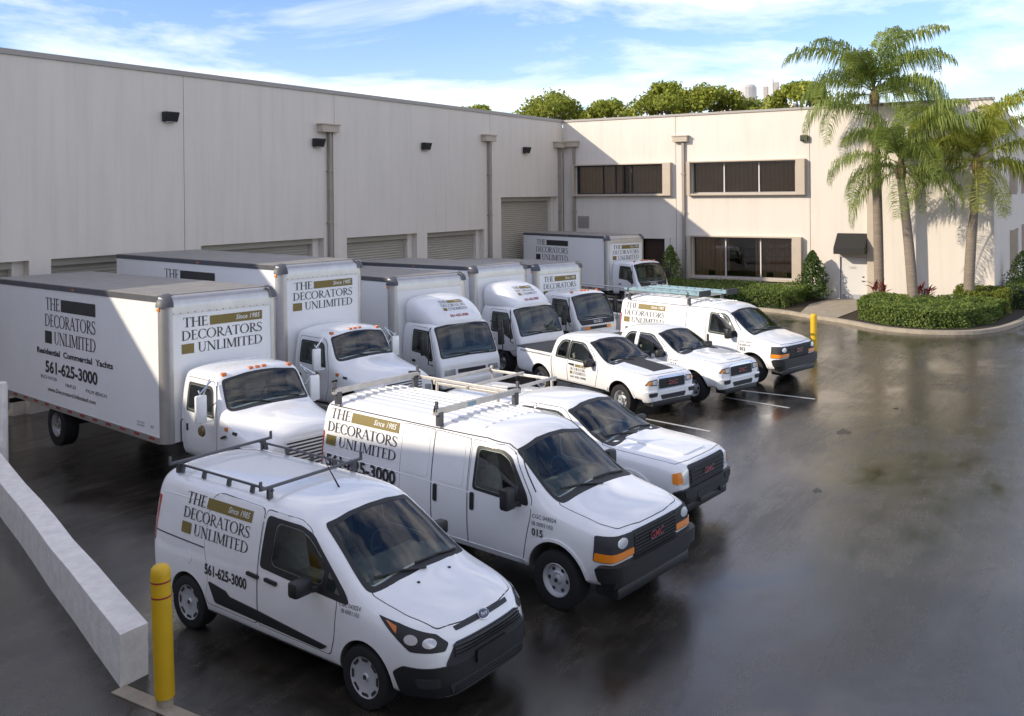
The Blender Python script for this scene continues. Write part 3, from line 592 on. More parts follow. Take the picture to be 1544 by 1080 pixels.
def pickup(X, Y, Z, h, kx=1, ky=1, kz=1, style='canyon', hoodband=False, cap=False, fleet=None, door_logo=False):
    V = Veh('pickup_truck', X, Y, Z, h)
    F_ = [(0, .46), (.6, .46), (.88, .48), (.925, .66), (.945, .9), (.93, 1.12), (.865, 1.45), (.75, 1.715), (.46, 1.785), (0, 1.795)]
    bed = [(0, .5), (.6, .5), (.88, .52), (.925, .68), (.945, .9), (.935, 1.10), (.915, 1.20), (.88, 1.225), (.5, 1.23), (0, 1.23)]
    def mod(d, f=None): return [d.get(i, (f or F_)[i]) for i in range(10)]
    st = [(-1.2, [(0, .58), (.55, .58), (.84, .6), (.89, .72), (.90, .9), (.895, 1.08), (.88, 1.18), (.85, 1.21), (.5, 1.22), (0, 1.22)]),
          (-1.14, bed), (-.5, bed), (.2, bed), (.47, bed), (.53, mod({6: (.87, 1.40), 7: (.74, 1.66), 8: (.45, 1.735), 9: (0, 1.75)})),
          (.72, F_), (1.45, F_), (1.82, mod({6: (.86, 1.43), 7: (.73, 1.675), 8: (.45, 1.74), 9: (0, 1.755)})),
          (2.2, mod({6: (.865, 1.33), 7: (.765, 1.46), 8: (.46, 1.52), 9: (0, 1.535)})),
          (2.6, mod({5: (.925, 1.08), 6: (.885, 1.155), 7: (.81, 1.195), 8: (.48, 1.225), 9: (0, 1.235)})),
          (3.2, mod({5: (.925, 1.06), 6: (.885, 1.13), 7: (.81, 1.165), 8: (.48, 1.195), 9: (0, 1.205)})),
          (3.8, mod({4: (.935, .88), 5: (.91, 1.02), 6: (.865, 1.09), 7: (.79, 1.125), 8: (.47, 1.15), 9: (0, 1.16)})),
          (4.05, [(0, .42), (.55, .42), (.82, .44), (.88, .6), (.895, .84), (.87, .98), (.82, 1.045), (.74, 1.08), (.45, 1.10), (0, 1.11)]),
          (4.15, [(0, .42), (.5, .42), (.72, .44), (.80, .58), (.82, .8), (.79, .93), (.75, .985), (.68, 1.02), (.43, 1.04), (0, 1.05)]),
          (4.18, [(0, .46), (.45, .46), (.66, .48), (.74, .58), (.76, .78), (.73, .88), (.69, .93), (.63, .96), (.40, .98), (0, .985)])]
    st = [(x*kx, [(y*ky, z*kz) for y, z in pr]) for x, pr in st]
    def S(poly): return [(p[0]*kx, p[1]*kz)+tuple(p[2:]) for p in poly]
    def SF_(poly): return [(p[0]*ky, p[1]*kz)+tuple(p[2:]) for p in poly]
    wr = .385*kz; xf = 3.258*kx
    cuts = [well(x, wr+.075, s*.58*ky, s*1.2*ky, wr+.02) for s in (1, -1) for x in (0, xf)]
    swp = S(rr([(1.24, 1.17), (2.28, 1.145), (2.12, 1.33), (1.77, 1.575), (1.64, 1.615), (1.24, 1.625)], .05)); rwp = S(rr([(.71, 1.18), (1.12, 1.17), (1.12, 1.62), (.93, 1.615), (.82, 1.57), (.73, 1.42)], .05))
    wsp = SF_(rr([(-.765, 1.215), (-.4, 1.25), (0, 1.262), (.4, 1.25), (.765, 1.215), (.65, 1.635), (.3, 1.692), (0, 1.702), (-.3, 1.692), (-.65, 1.635)], .05))
    cuts += [prism(grow(swp, -.015), 'R', -1.3, 1.3), prism(grow(rwp, -.015), 'R', -1.3, 1.3), prism([(u, v+.02 if v < 1.35*kz else v-.01) for u, v in wsp], 'F', .7*kx, 6), B(.68*kx, 2.3*kx, -.82*ky, .82*ky, .7*kz, 1.3*kz)]
    if not cap: cuts.append(B(-1.12*kx, .42*kx, -.72*ky, .72*ky, .78*kz, 1.5*kz))
    V.loft('body', st, WHITE, crease=((5, .4), (2, .3), (7, .2)), screase=((4, .5), (5, .4)), cuts=cuts, wellmat=BLACK)
    for x in (0, xf):
        for s in (-1, 1): wheel(V, x, s, wr, .25, wr*.60, 'alloy' if style == 'canyon' else 'steel', .905*ky)
    for s, md in ((-1, 'R'), (1, 'L')):
        V.panel('front_door', S([(1.18, .56), (2.28, .56), (2.40, .9), (2.42, 1.10), (2.18, 1.36), (1.80, 1.65), (1.66, 1.685), (1.2, 1.70)]), md, hole=swp)
        V.panel('rear_door', S([(.60, .56), (1.16, .56), (1.18, 1.70), (.80, 1.67), (.64, 1.5), (.58, 1.1)]), md, hole=rwp)
        V.line('bed_joint', S([(.50, .52), (.49, 1.15)]), md, SEAL, r=.010)
        fr = V.patch('window_surround', S(rr([(1.19, 1.14), (2.36, 1.115), (2.16, 1.33), (1.78, 1.60), (1.64, 1.64), (1.19, 1.65)], .05)), md, BLACK, off=.008, hole=grow(swp, -.008)); fr2 = V.patch('window_surround', S(rr([(.66, 1.15), (1.17, 1.14), (1.17, 1.65), (.92, 1.645), (.80, 1.60), (.69, 1.42)], .05)), md, BLACK, off=.008, hole=grow(rwp, -.008))
        V.patch('side_window', swp, md, CARGLASS, off=.005, parent=fr, skirt=.003)
        V.patch('rear_side_window', rwp, md, CARGLASS, off=.005, parent=fr2, skirt=.003)
        if fleet and s < 0: V.patch('pillar_trim', S([(1.12, 1.15), (1.24, 1.15), (1.24, 1.655), (1.12, 1.65)]), md, WHITE, off=.013, parent=fr)
        V.patch('door_handle', S(rr([(1.26, 1.02), (1.46, 1.015), (1.46, 1.055), (1.26, 1.06)], .015)), md, BLACK, off=.03)
        mirror_arm(V, 2.22*kx, 1.09*ky, 1.19*kz, s, (.13, .24, .19))
        V.patch('sill', S(rr([(.58, .46), (2.66, .46), (2.66, .53), (.58, .53)], .015)), md, BLACK, off=.01)
        ar = wr+.13
        for x in (0, xf):
            V.patch('arch_lip', [(x+ar*math.cos(t), wr+.02+ar*math.sin(t)) for t in [math.pi*k/16 for k in range(17)]]+[(x-(wr+.078)*math.cos(t), wr+.02+(wr+.078)*math.sin(t)) for t in [math.pi*k/16 for k in range(17)]], md, WHITE, off=.022, grid=.2, skirt=.03)
        u = s*-1
        if style == 'canyon':
            hl = V.patch('headlight', rr([(u*.52*ky, .99*kz), (u*.78*ky, .965*kz), (u*.86*ky, .86*kz), (u*.52*ky, .825*kz)], .02), 'F', SEAL, off=.006, grid=.07)
            V.patch('headlight_lens', rr([(u*.54*ky, .97*kz), (u*.68*ky, .955*kz), (u*.68*ky, .86*kz), (u*.54*ky, .85*kz)], .02), 'F', LENS, off=.012, grid=.07, parent=hl)
            V.patch('turn_signal', rr([(u*.70*ky, .955*kz), (u*.78*ky, .945*kz), (u*.83*ky, .87*kz), (u*.70*ky, .86*kz)], .02), 'F', AMBER, off=.012, grid=.07, parent=hl)
        else:
            hl = V.patch('headlight', rr([(u*.61*ky, 1.0*kz), (u*.84*ky, .97*kz), (u*.85*ky, .78*kz), (u*.61*ky, .76*kz)], .02), 'F', LENS, off=.006, grid=.07)
            V.patch('turn_signal', rr([(u*.77*ky, .98*kz), (u*.87*ky, .96*kz), (u*.88*ky, .80*kz), (u*.77*ky, .79*kz)], .02), 'F', AMBER, off=.012, grid=.07, parent=hl)
    ws = V.patch('windshield_frame', SF_(rr([(-.80, 1.19), (-.4, 1.225), (0, 1.235), (.4, 1.225), (.80, 1.19), (.68, 1.655), (.3, 1.715), (0, 1.725), (-.3, 1.715), (-.68, 1.655)], .05)), 'F', BLACK, off=.005, hole=grow(wsp, -.01))
    V.patch('windshield', wsp, 'F', CARGLASS, off=.003, parent=ws, skirt=.002); cabin(V, 1.2*kx, .86*kz, .38*ky, 2.12*kx, 1.17*kz, .76*ky)
    for a, b in ((.66, .02), (.0, -.6)): wiper(V, a*ky, 1.235*kz, b*ky, 1.28*kz)
    hp = [(2.64, -.82), (3.6, -.80), (4.0, -.74), (4.06, -.4), (4.07, 0), (4.06, .4), (4.0, .74), (3.6, .80), (2.64, .82), (2.66, 0)]
    V.panel('bonnet', [(a*kx, b*ky) for a, b in hp], 'T', gap=.008)
    if hoodband: V.patch('bonnet_stripe', [(a*kx, b*ky) for a, b in [(2.75, -.36), (3.9, -.36), (3.9, .36), (2.75, .36)]], 'T', mat('matt_black_vinyl', (.02, .02, .021), .6), off=.010, grid=.12)
    else: V.patch('bonnet_bulge', rr([(2.8*kx, -.38*ky), (3.95*kx, -.34*ky), (3.95*kx, .34*ky), (2.8*kx, .38*ky)], .08), 'T', WHITE, off=.022, skirt=.03)
    gw = .50 if style == 'canyon' else .60
    g = V.patch('grille_surround', SF_(rr([(-gw, 1.04), (gw, 1.04), (gw-.02, .70), (-gw+.02, .70)], .05)), 'F', CHROME if style == 'canyon' else SEAL, off=.016, grid=.1, skirt=.03)
    V.patch('grille', SF_(rr([(-gw+.03, .99), (gw-.03, .99), (gw-.05, .745), (-gw+.05, .745)], .04)), 'F', SEAL, off=.022, grid=.1, parent=g)
    for k in range(4): V.patch('grille_bar', SF_([(-gw+.04, .775+k*.06-.012), (gw-.04, .775+k*.06-.012), (gw-.04, .775+k*.06+.012), (-gw+.04, .775+k*.06+.012)]), 'F', BLACK, off=.036, parent=g, grid=.15)
    V.flat('badge_lettering', sans('GMC', -.17*ky, .83*kz, .09, .34*ky, bold=.03), 'F', CHROME, off=.046, parent=g)
    V.flat('badge_lettering', sans('GMC', -.165*ky, .834*kz, .082, .33*ky, bold=.01), 'F', REDP, off=.051, parent=g)
    wmat = WHITE if style == 'canyon' else BLACK
    V.patch('front_bumper', rr([(-.86, .47*kz), (.86, .47*kz), (.90, .66*kz), (.80, .70*kz), (-.80, .70*kz), (-.90, .66*kz)], .03), ('C', 3.3*kx), wmat, off=.055, grid=.06, gridv=.05, skirt=.06)
    V.patch('bumper_intake', rr([(-.44, .485*kz), (.44, .485*kz), (.48, .60*kz), (-.48, .60*kz)], .03), ('C', 3.3*kx), SEAL, off=.062, grid=.06, skirt=.02)
    for s in (-1, 1): V.patch('fog_lamp', rr([(s*.56, .67*kz), (s*.76, .67*kz), (s*.74, .57*kz), (s*.58, .57*kz)], .03), ('C', 3.3*kx), SEAL, off=.063, grid=.06, skirt=.02)
    V.part('bumper_valance', B(3.85*kx, 4.20*kx, -.70*ky, .70*ky, .30*kz, .47*kz, bev=.04), BLACK)
    if style != 'canyon':
        for y in (-.35, .35): V.part('tow_hook', B(4.22*kx, 4.28*kx, y-.05, y+.05, .42*kz, .50*kz, bev=.015), SEAL)
    if not cap: V.part('tonneau_rail', B(-1.16*kx, .44*kx, -.92*ky, .92*ky, 1.222*kz, 1.24*kz, bev=.006), BLACK)
    else:
        sh = [(-1.16*kx, [(0, 1.15*kz), (.8*ky, 1.15*kz), (.86*ky, 1.2*kz), (.86*ky, 1.38*kz), (.80*ky, 1.52*kz), (.68*ky, 1.59*kz), (.4*ky, 1.62*kz), (0, 1.63*kz)])]
        fl = [(0, 1.15*kz), (.85*ky, 1.15*kz), (.90*ky, 1.2*kz), (.90*ky, 1.42*kz), (.84*ky, 1.56*kz), (.70*ky, 1.63*kz), (.42*ky, 1.66*kz), (0, 1.67*kz)]
        sh += [(x*kx, fl) for x in (-1.08, -.5, .1, .42)]; sh += [(.47*kx, [(y, z-.02) for y, z in fl])]
        bv = V.bvh; V.loft('camper_shell', sh, WHITE, crease=((2, .4), (4, .3)), screase=((0, .4), (5, .4)), setbvh=False)
        rk = empty('ladder_rack', (0, 0, 0), 0, V.root); zt = 1.80*kz
        for s in (-1, 1):
            V.bar('length_bar', (-1.3*kx, s*.80*ky, zt), (.46*kx, s*.80*ky, zt), .05, .05, RACKW, parent=rk)
            for x in (-1.2, .35): V.bar('upright', (x*kx, s*.84*ky, 1.45*kz), (x*kx, s*.80*ky, zt+.10), .04, .05, RACKW, parent=rk)
        for x in (-1.25, -.4, .42): V.bar('cross_bar', (x*kx, -.85*ky, zt+.03), (x*kx, .85*ky, zt+.03), .06, .05, RACKW, parent=rk)
    if fleet: V.flat('fleet_number', sans('CGC 043024', 2.46*kx, 1.02*kz, .035, .28)+sans(fleet, 2.48*kx, .88*kz, .09, .22, bold=.03), 'R', DARKP, off=.008)
    if door_logo:
        logo(V, 'R', 1.30*kx, .78*kz, .60, .26, off=.009); V.flat('phone_number', sans('561-625-3000', 1.30*kx, .68*kz, .05, .6, bold=.02), 'R', DARKP, off=.009)
        V.flat('bed_lettering', sans('www.DecoratorsUnlimited.com', -.95*kx, 1.12*kz, .045, 1.3, bold=.01), 'R', DARKP, off=.009)
    return V
def truck_box(V, L, W, zb, h, side_logo=True, front_logo=True, bar=None, rails=True, side_text=True, lk_=1.0):
    """cargo box: front face at x=0"""
    hw = W/2; r = .19
    bm = bmesh.new(); box(bm, -L, 0, -hw, hw, zb, zb+h)
    es = [e for e in bm.edges if all(abs(v.co.x) < 1e-5 for v in e.verts) and (abs(e.verts[0].co.z-e.verts[1].co.z) > 1 or all(v.co.z > zb+h-.01 for v in e.verts))]
    bmesh.ops.bevel(bm, geom=es, offset=r, segments=6, affect='EDGES', profile=.5)
    body = V.part('cargo_box', bm, BOXW, ang=25)
    b2 = bmesh.new(); b2.from_mesh(body.data); V.bvh = BVHTree.FromBMesh(b2); b2.free()
    V.part('box_roof', B(-L+.02, -r-.06, -hw+.03, hw-.03, zb+h+.002, zb+h+.022), ROOFG, parent=body, smooth=False)
    for s in (-1, 1):
        q = bmesh.new(); vv = []
        for k in range(7):
            a = math.pi/2*k/6; vv.append((-r+(r+.008)*math.cos(a), s*(hw-r+(r+.008)*math.sin(a))))
        lo = [q.verts.new((x, y, zb-.01)) for x, y in vv]; hi = [q.verts.new((x, y, zb+h-r-.01)) for x, y in vv]
        for k in range(6): q.faces.new((lo[k], lo[k+1], hi[k+1], hi[k]))
        V.part('corner_post', q, ALU, parent=body)
        q = bmesh.new(); bmesh.ops.create_uvsphere(q, u_segments=16, v_segments=10, radius=r+.058)
        bmesh.ops.delete(q, geom=[f for f in q.faces if f.calc_center_median().z < -.02 or f.calc_center_median().x < -.03 or f.calc_center_median().y*s < -.03], context='FACES')
        q.transform(Matrix.Translation((-r, s*(hw-r), zb+h-r))); V.part('cap_corner', q, DKGREY, parent=body)
        V.part('top_rail', B(-L, -r, s*hw-.012, s*hw+.012, zb+h-.10, zb+h+.012), DKGREY if s < 0 else ALU, parent=body, smooth=False)
        V.part('bottom_rail', B(-L, -r, s*hw-.015, s*hw+.015, zb-.02, zb+.10), ALU, parent=body, smooth=False)
        if rails:
            n = int(L/.62)
            for k in range(n): V.part('reflective_strip', B(-L+.15+k*.62, -L+.15+k*.62+.22, s*hw-.018 if s < 0 else s*hw+.012, s*hw-.012 if s < 0 else s*hw+.018, zb+.03, zb+.08), REDP, parent=body, smooth=False)
        V.part('marker_lamp', B(-r-.03, -r+.06, s*(hw+.0)-.02, s*(hw)+.02, zb+h-.27, zb+h-.21, bev=.008), AMBER, parent=body)
        V.part('marker_lamp', B(-L*.45-.05, -L*.45+.05, s*hw-.022, s*hw+.022, zb+h-.07, zb+h-.03, bev=.006), ORANGE, parent=body)
    q = bmesh.new(); rows = []
    for k in range(7):
        a = math.pi/2*k/6; x, z = -r+(r+.008)*math.sin(a), zb+h-r+(r+.008)*math.cos(a)
        rows.append((q.verts.new((x, -hw+r, z)), q.verts.new((x, hw-r, z))))
    rows.append((q.verts.new((.008, -hw+r, zb+h-.34)), q.verts.new((.008, hw-r, zb+h-.34))))
    rows.insert(0, (q.verts.new((-r-.25, -hw+r, zb+h+.008)), q.verts.new((-r-.25, hw-r, zb+h+.008))))
    for k in range(len(rows)-1): q.faces.new((rows[k][0], rows[k][1], rows[k+1][1], rows[k+1][0]))
    V.part('front_cap', q, ALU, parent=body)
    for k in range(int((W-.4)/.075)): V.part('rivet', B(.007, .014, -hw+.2+k*.075-.008, -hw+.2+k*.075+.008, zb+h-.33, zb+h-.315), SEAL, parent=body, smooth=False) if (k % 2 == 0 and front_logo) else None
    if front_logo: logo(V, 'F', -hw+.36, zb+h-1.10, W-.75, .68, off=.006)
    if side_logo:
        k = lk_
        logo(V, 'R', -5.35*k, zb+h-1.30, 2.55*k, 1.02, bar=CHAR, bar_txt=False, off=.006)
        if side_text:
            z0 = zb+h
            V.flat('services_lettering', sans('Residential  Commercial  Yachts', -5.8*k, z0-1.56, .125, 3.75*k, bold=.03), 'R', DARKP, off=.006)
            V.flat('phone_number', sans('561-625-3000', -5.35*k, z0-1.96, .25, 2.6*k, bold=.03), 'R', DARKP, off=.006)
            V.flat('cities_lettering', sans('BOCA RATON', -5.6*k, z0-2.12, .075, .85*k)+sans('NAPLES', -4.3*k, z0-2.18, .075, .52*k)+sans('PALM BEACH', -3.3*k, z0-2.18, .075, .95*k), 'R', DARKP, off=.006)
            V.flat('web_lettering', sans('www.DecoratorsUnlimited.com', -5.25*k, z0-2.38, .09, 2.4*k, bold=.01), 'R', DARKP, off=.006)
            V.flat('notice_lettering', sans('MAX 26000', -1.1, zb+.28, .035, .3)+sans('LBS GVWR', -1.1, zb+.22, .035, .3)+sans('007', -.55, zb+.24, .05, .12), 'R', DARKP, off=.006)
    return body
def chassis(V, L, W, zb, xf, R, dual_x):
    V.part('chassis_rail', B(-L+.3, xf+.4, -.42, -.32, zb-.32, zb-.06), SEAL, smooth=False); V.part('chassis_rail', B(-L+.3, xf+.4, .32, .42, zb-.32, zb-.06), SEAL, smooth=False)
    for s in (-1, 1):
        wheel(V, dual_x, s, R, .30, R*.56, 'truck', W/2-.08); wheel(V, xf, s, R, .28, R*.56, 'truck', .98)
    V.part('rear_axle', T([(dual_x, -.9, R), (dual_x, .9, R)], .08, 10), SEAL)
    V.part('underride_guard', B(-L-.02, -L+.08, -.9, .9, .45, .56, bev=.01), SEAL, smooth=False)
def conventional_truck(X, Y, Z, h, pitch, L, W, zb, bh, dz=0, **k):
    V = Veh('box_truck', X, Y, Z, h, pitch)
    truck_box(V, L, W, zb, bh, **k)
    chassis(V, L, W, zb, 2.15, .48, -5.15)
    d = dz
    F_ = [(0, .62), (.5, .62), (.90, .64), (.965, .8), (.985, 1.12), (.975, 1.48+d), (.93, 1.92+d), (.86, 2.15+d), (.5, 2.23+d), (0, 2.25+d)]
    def mod(dd): return [dd.get(i, F_[i]) for i in range(10)]
    st = [(.10, mod({6: (.91, 1.9+d), 7: (.83, 2.11+d), 8: (.48, 2.18+d), 9: (0, 2.2+d)})), (.16, F_), (.5, F_), (1.05, F_), (1.22, mod({6: (.92, 1.9+d), 7: (.84, 2.09+d), 8: (.49, 2.17+d), 9: (0, 2.19+d)})),
          (1.36, mod({6: (.92, 1.78+d), 7: (.84, 1.88+d), 8: (.5, 1.95+d), 9: (0, 1.97+d)})),
          (1.52, mod({5: (.97, 1.38+d), 6: (.90, 1.47+d), 7: (.80, 1.53+d), 8: (.48, 1.58+d), 9: (0, 1.60+d)})),
          (2.15, [(0, .75), (.4, .75), (.9, .77), (1.02, .85), (1.05, 1.06), (1.0, 1.20+d), (.85, 1.33+d), (.72, 1.42+d), (.42, 1.49+d), (0, 1.51+d)]),
          (2.72, [(0, .6), (.4, .6), (.88, .62), (1.02, .8), (1.03, .98), (.96, 1.10+d), (.80, 1.23+d), (.64, 1.32+d), (.40, 1.38+d), (0, 1.40+d)]),
          (2.86, [(0, .6), (.4, .6), (.84, .62), (.95, .78), (.95, .95), (.89, 1.05+d), (.75, 1.16+d), (.59, 1.25+d), (.38, 1.30+d), (0, 1.32+d)]),
          (2.90, [(0, .65), (.4, .65), (.76, .67), (.87, .78), (.87, .93), (.82, 1.01+d), (.70, 1.10+d), (.55, 1.18+d), (.36, 1.23+d), (0, 1.25+d)])]
    sw = rr([(.33, 1.46+d), (1.25, 1.42+d), (1.14, 1.86+d), (1.08, 1.92+d), (.35, 1.93+d)], .05)
    wsp = rr([(-.83, 1.57+d), (-.4, 1.61+d), (0, 1.62+d), (.4, 1.61+d), (.83, 1.57+d), (.77, 2.04+d), (.3, 2.105+d), (0, 2.115+d), (-.3, 2.105+d), (-.77, 2.04+d)], .08)
    V.loft('cab', st, WHITE, crease=((5, .4), (2, .3), (7, .3)), screase=((0, .4),), wellmat=INTER, cuts=[prism(grow(sw, -.015), 'R', -1.3, 1.3), prism([(u, v+.03 if v < 1.8+d else v-.01) for u, v in wsp], 'F', .25, 6), B(.24, 1.28, -.85, .85, .95, 1.6+d)]+[well(2.15, .62, s*.5, s*1.3, .50) for s in (1, -1)])
    for s, md in ((-1, 'R'), (1, 'L')):
        V.panel('cab_door', [(.24, .66), (1.18, .66), (1.36, 1.0), (1.38, 1.40+d), (1.24, 1.93+d), (1.14, 2.03+d), (.26, 2.04+d)], md, hole=sw)
        fr = V.patch('window_surround', rr([(.30, 1.43+d), (1.30, 1.39+d), (1.18, 1.88+d), (1.10, 1.95+d), (.32, 1.96+d)], .05), md, SEAL, off=.008, hole=grow(sw, -.008))
        V.patch('side_window', sw, md, CARGLASS, off=.005, parent=fr, skirt=.003)
        V.patch('door_handle', rr([(.32, 1.14), (.37, 1.14), (.37, 1.27), (.32, 1.27)], .01), md, BLACK, off=.02)
        V.part('grab_handle', T([(.20, s*1.0, .85), (.20, s*1.04, .88), (.20, s*1.04, 1.3), (.20, s*1.0, 1.33)], .012, 6), BLACK)
        m_ = V.part('side_mirror', B(1.22, 1.30, s*1.22-.11, s*1.22+.11, 1.36+d, 1.86+d, bev=.03), WHITE)
        for (a, b) in (((1.2, s*.98, 2.06+d), (1.26, s*1.24, 1.88+d)), ((1.3, s*.97, 1.38+d), (1.26, s*1.24, 1.36+d)), ((1.15, s*.97, 2.1+d), (1.26, s*1.30, 1.62+d)), ((1.0, s*.97, 1.44+d), (1.26, s*1.26, 1.95+d))): V.part('mirror_arm', T([a, b], .014, 6), CHROME, parent=m_)
        if s < 0: V.part('spot_mirror', lathe([(0, -.03), (.08, -.02), (.105, .02), (.1, .03)], 16, c=(1.26, s*1.22, 1.22+d)), mat('tan_mirror', (.16, .11, .05), .3), parent=m_)
        V.part('fender_lamp', B(1.66, 1.76, s*.97-.03, s*.97+.03, 1.24+d, 1.31+d, bev=.01), ORANGE)
        V.part('bonnet_latch', T([(1.56, s*1.0, 1.10+d), (1.74, s*1.03, 1.16+d)], .022, 6), BLACK)
        V.patch('vent_badge', rr([(1.92, 1.215+d), (2.05, 1.205+d), (2.05, 1.25+d), (1.92, 1.26+d)], .01), md, BLACK, off=.012)
        V.patch('headlight', rr([(s*.66, 1.06), (s*.86, 1.02), (s*.86, .85), (s*.66, .85)], .02), 'F', LENS, off=.012, grid=.08)
        V.part('step_tank', B(.25, 1.25, s*.72-.18, s*.72+.18, .34, .60, bev=.04), ALU if s < 0 else BLACK)
    ws = V.patch('windshield_frame', rr([(-.86, 1.54+d), (-.4, 1.58+d), (0, 1.59+d), (.4, 1.58+d), (.86, 1.54+d), (.80, 2.06+d), (.3, 2.13+d), (0, 2.14+d), (-.3, 2.13+d), (-.80, 2.06+d)], .08), 'F', SEAL, off=.006, hole=grow(wsp, -.01))
    V.patch('windshield', wsp, 'F', CARGLASS, off=.003, parent=ws, skirt=.002); cabin(V, .42, 1.15+d, .48, 1.22, 1.56+d, .82)
    for a, b in ((.62, .12), (-.05, -.55)): wiper(V, a, 1.60+d, b, 1.66+d)
    for y in (-.70, -.14, 0, .14, .70): V.part('roof_lamp', B(1.12, 1.20, y-.045, y+.045, 2.15+d-.04*(abs(y) > .5), 2.215+d-.04*(abs(y) > .5), bev=.012), ORANGE)
    g = V.patch('grille', rr([(-.56, 1.17+d), (.56, 1.17+d), (.60, .72), (-.60, .72)], .04), 'F', WHITE, off=.012)
    for k_ in range(8):
        z = .755+k_*(.052+d*.1)
        V.patch('grille_slot', rr([(-.54, z), (.54, z), (.54, z+.028), (-.54, z+.028)], .008), 'F', SEAL, off=.018, parent=g, skirt=.004, grid=.2)
    V.part('front_bumper', B(2.90, 3.06, -1.12, 1.12, .42, .66, bev=.04), BLACK)
    return V
def cabover_truck(X, Y, Z, h, pitch, L, W, zb, bh, fairing=False, hw=1.0, dark_band=False, top_logo=False, dz=0, **k):
    V = Veh('box_truck', X, Y, Z, h, pitch)
    truck_box(V, L, W, zb, bh, **k); chassis(V, L, W, zb, .95, .40, -L*.58)
    d = dz; q = hw/1.0
    F_ = [(0, .56), (.5, .56), (.9*q, .58), (.97*q, .7), (1.0*q, 1.05), (1.0*q, 1.32+d), (.97*q, 1.80+d), (.90*q, 2.08+d), (.5*q, 2.15+d), (0, 2.16+d)]
    def mod(dd): return [dd.get(i, F_[i]) for i in range(10)]
    st = [(.10, mod({7: (.88*q, 2.05+d), 8: (.48*q, 2.12+d), 9: (0, 2.13+d)})), (.16, F_), (.6, F_), (1.2, F_), (1.42, mod({6: (.96*q, 1.74+d), 7: (.88*q, 2.0+d), 8: (.5*q, 2.08+d), 9: (0, 2.09+d)})),
          (1.60, mod({5: (.99*q, 1.27+d), 6: (.95*q, 1.50+d), 7: (.89*q, 1.61+d), 8: (.5*q, 1.66+d), 9: (0, 1.67+d)})),
          (1.76, mod({4: (.98*q, .95), 5: (.965*q, 1.08+d), 6: (.93*q, 1.17+d), 7: (.87*q, 1.20+d), 8: (.5*q, 1.23+d), 9: (0, 1.24+d)})),
          (1.82, [(0, .58), (.5, .58), (.84*q, .6), (.92*q, .68), (.94*q, .86), (.93*q, .98+d), (.90*q, 1.05+d), (.84*q, 1.08+d), (.48*q, 1.10+d), (0, 1.11+d)]),
          (1.84, [(0, .62), (.5, .62), (.78*q, .64), (.86*q, .7), (.88*q, .84), (.87*q, .92+d), (.84*q, .98+d), (.78*q, 1.0+d), (.46*q, 1.02+d), (0, 1.03+d)])]
    sw = rr([(.59, 1.35+d), (1.11, 1.32+d), (1.42, 1.16+d), (1.50, 1.19+d), (1.34, 1.68+d), (1.23, 1.87+d), (.61, 1.89+d)], .05)
    wsp = rr([(-.87*q, 1.235+d), (0, 1.26+d), (.87*q, 1.235+d), (.83*q, 1.97+d), (.3, 2.025+d), (0, 2.03+d), (-.3, 2.025+d), (-.83*q, 1.97+d)], .09)
    V.loft('cab', st, WHITE, crease=((5, .4), (2, .3), (7, .3)), screase=((0, .4),), wellmat=INTER, cuts=[prism(grow(sw, -.015), 'R', -1.4, 1.4), prism([(u, v+.02 if v < 1.6+d else v-.01) for u, v in wsp], 'F', .3, 6), B(.28, 1.48, -.88*q, .88*q, .98, 1.5+d)]+[well(.95, .52, s*.55, s*1.3, .42) for s in (1, -1)])
    for s, md in ((-1, 'R'), (1, 'L')):
        V.panel('cab_door', [(.50, .98), (.62, .78), (1.36, .76), (1.60, .80), (1.62, 1.10+d), (1.40, 1.72+d), (1.30, 1.97+d), (.52, 1.99+d)], md, hole=sw)
        fr = V.patch('window_surround', rr([(.56, 1.32+d), (1.10, 1.29+d), (1.42, 1.12+d), (1.54, 1.16+d), (1.37, 1.70+d), (1.26, 1.90+d), (.58, 1.92+d)], .05), md, SEAL, off=.008, hole=grow(sw, -.008))
        V.patch('side_window', sw, md, CARGLASS, off=.005, parent=fr, skirt=.003)
        V.patch('door_handle', rr([(.58, 1.05), (.72, 1.05), (.72, 1.11), (.58, 1.11)], .012), md, BLACK, off=.02)
        m_ = V.part('side_mirror', B(1.46, 1.54, s*1.24*q-.10, s*1.24*q+.10, 1.32+d, 1.78+d, bev=.03), BLACK)
        V.part('mirror_arm', T([(1.40, s*.95*q, 2.0+d), (1.62, s*1.16*q, 1.96+d), (1.62, s*1.2*q, 1.1+d), (1.5, s*.98*q, 1.02+d)], .016, 6), BLACK, parent=m_)
        V.patch('headlight', rr([(s*.52*q, .92), (s*.84*q, .92), (s*.86*q, .77), (s*.52*q, .76)], .02), 'F', LENS, off=.010, grid=.08)
        if dark_band: V.patch('turn_signal', rr([(s*-.45-s*.0, .90), (s*-.62, .90), (s*-.66, .80), (s*-.45, .78)], .02), ('C', 1.0), AMBER, off=.012, grid=.07)
    ws = V.patch('windshield_frame', rr([(-.90*q, 1.20+d), (0, 1.225+d), (.90*q, 1.20+d), (.86*q, 1.99+d), (.3, 2.05+d), (0, 2.055+d), (-.3, 2.05+d), (-.86*q, 1.99+d)], .09), 'F', SEAL, off=.006, hole=grow(wsp, -.01))
    V.patch('windshield', wsp, 'F', CARGLASS, off=.003, parent=ws, skirt=.002); cabin(V, .62, 1.18+d, .48, 1.46, 1.36+d, .84*q)
    for a, b in ((.62, .02), (.0, -.6)): wiper(V, a*q, 1.26+d, b*q, 1.31+d)
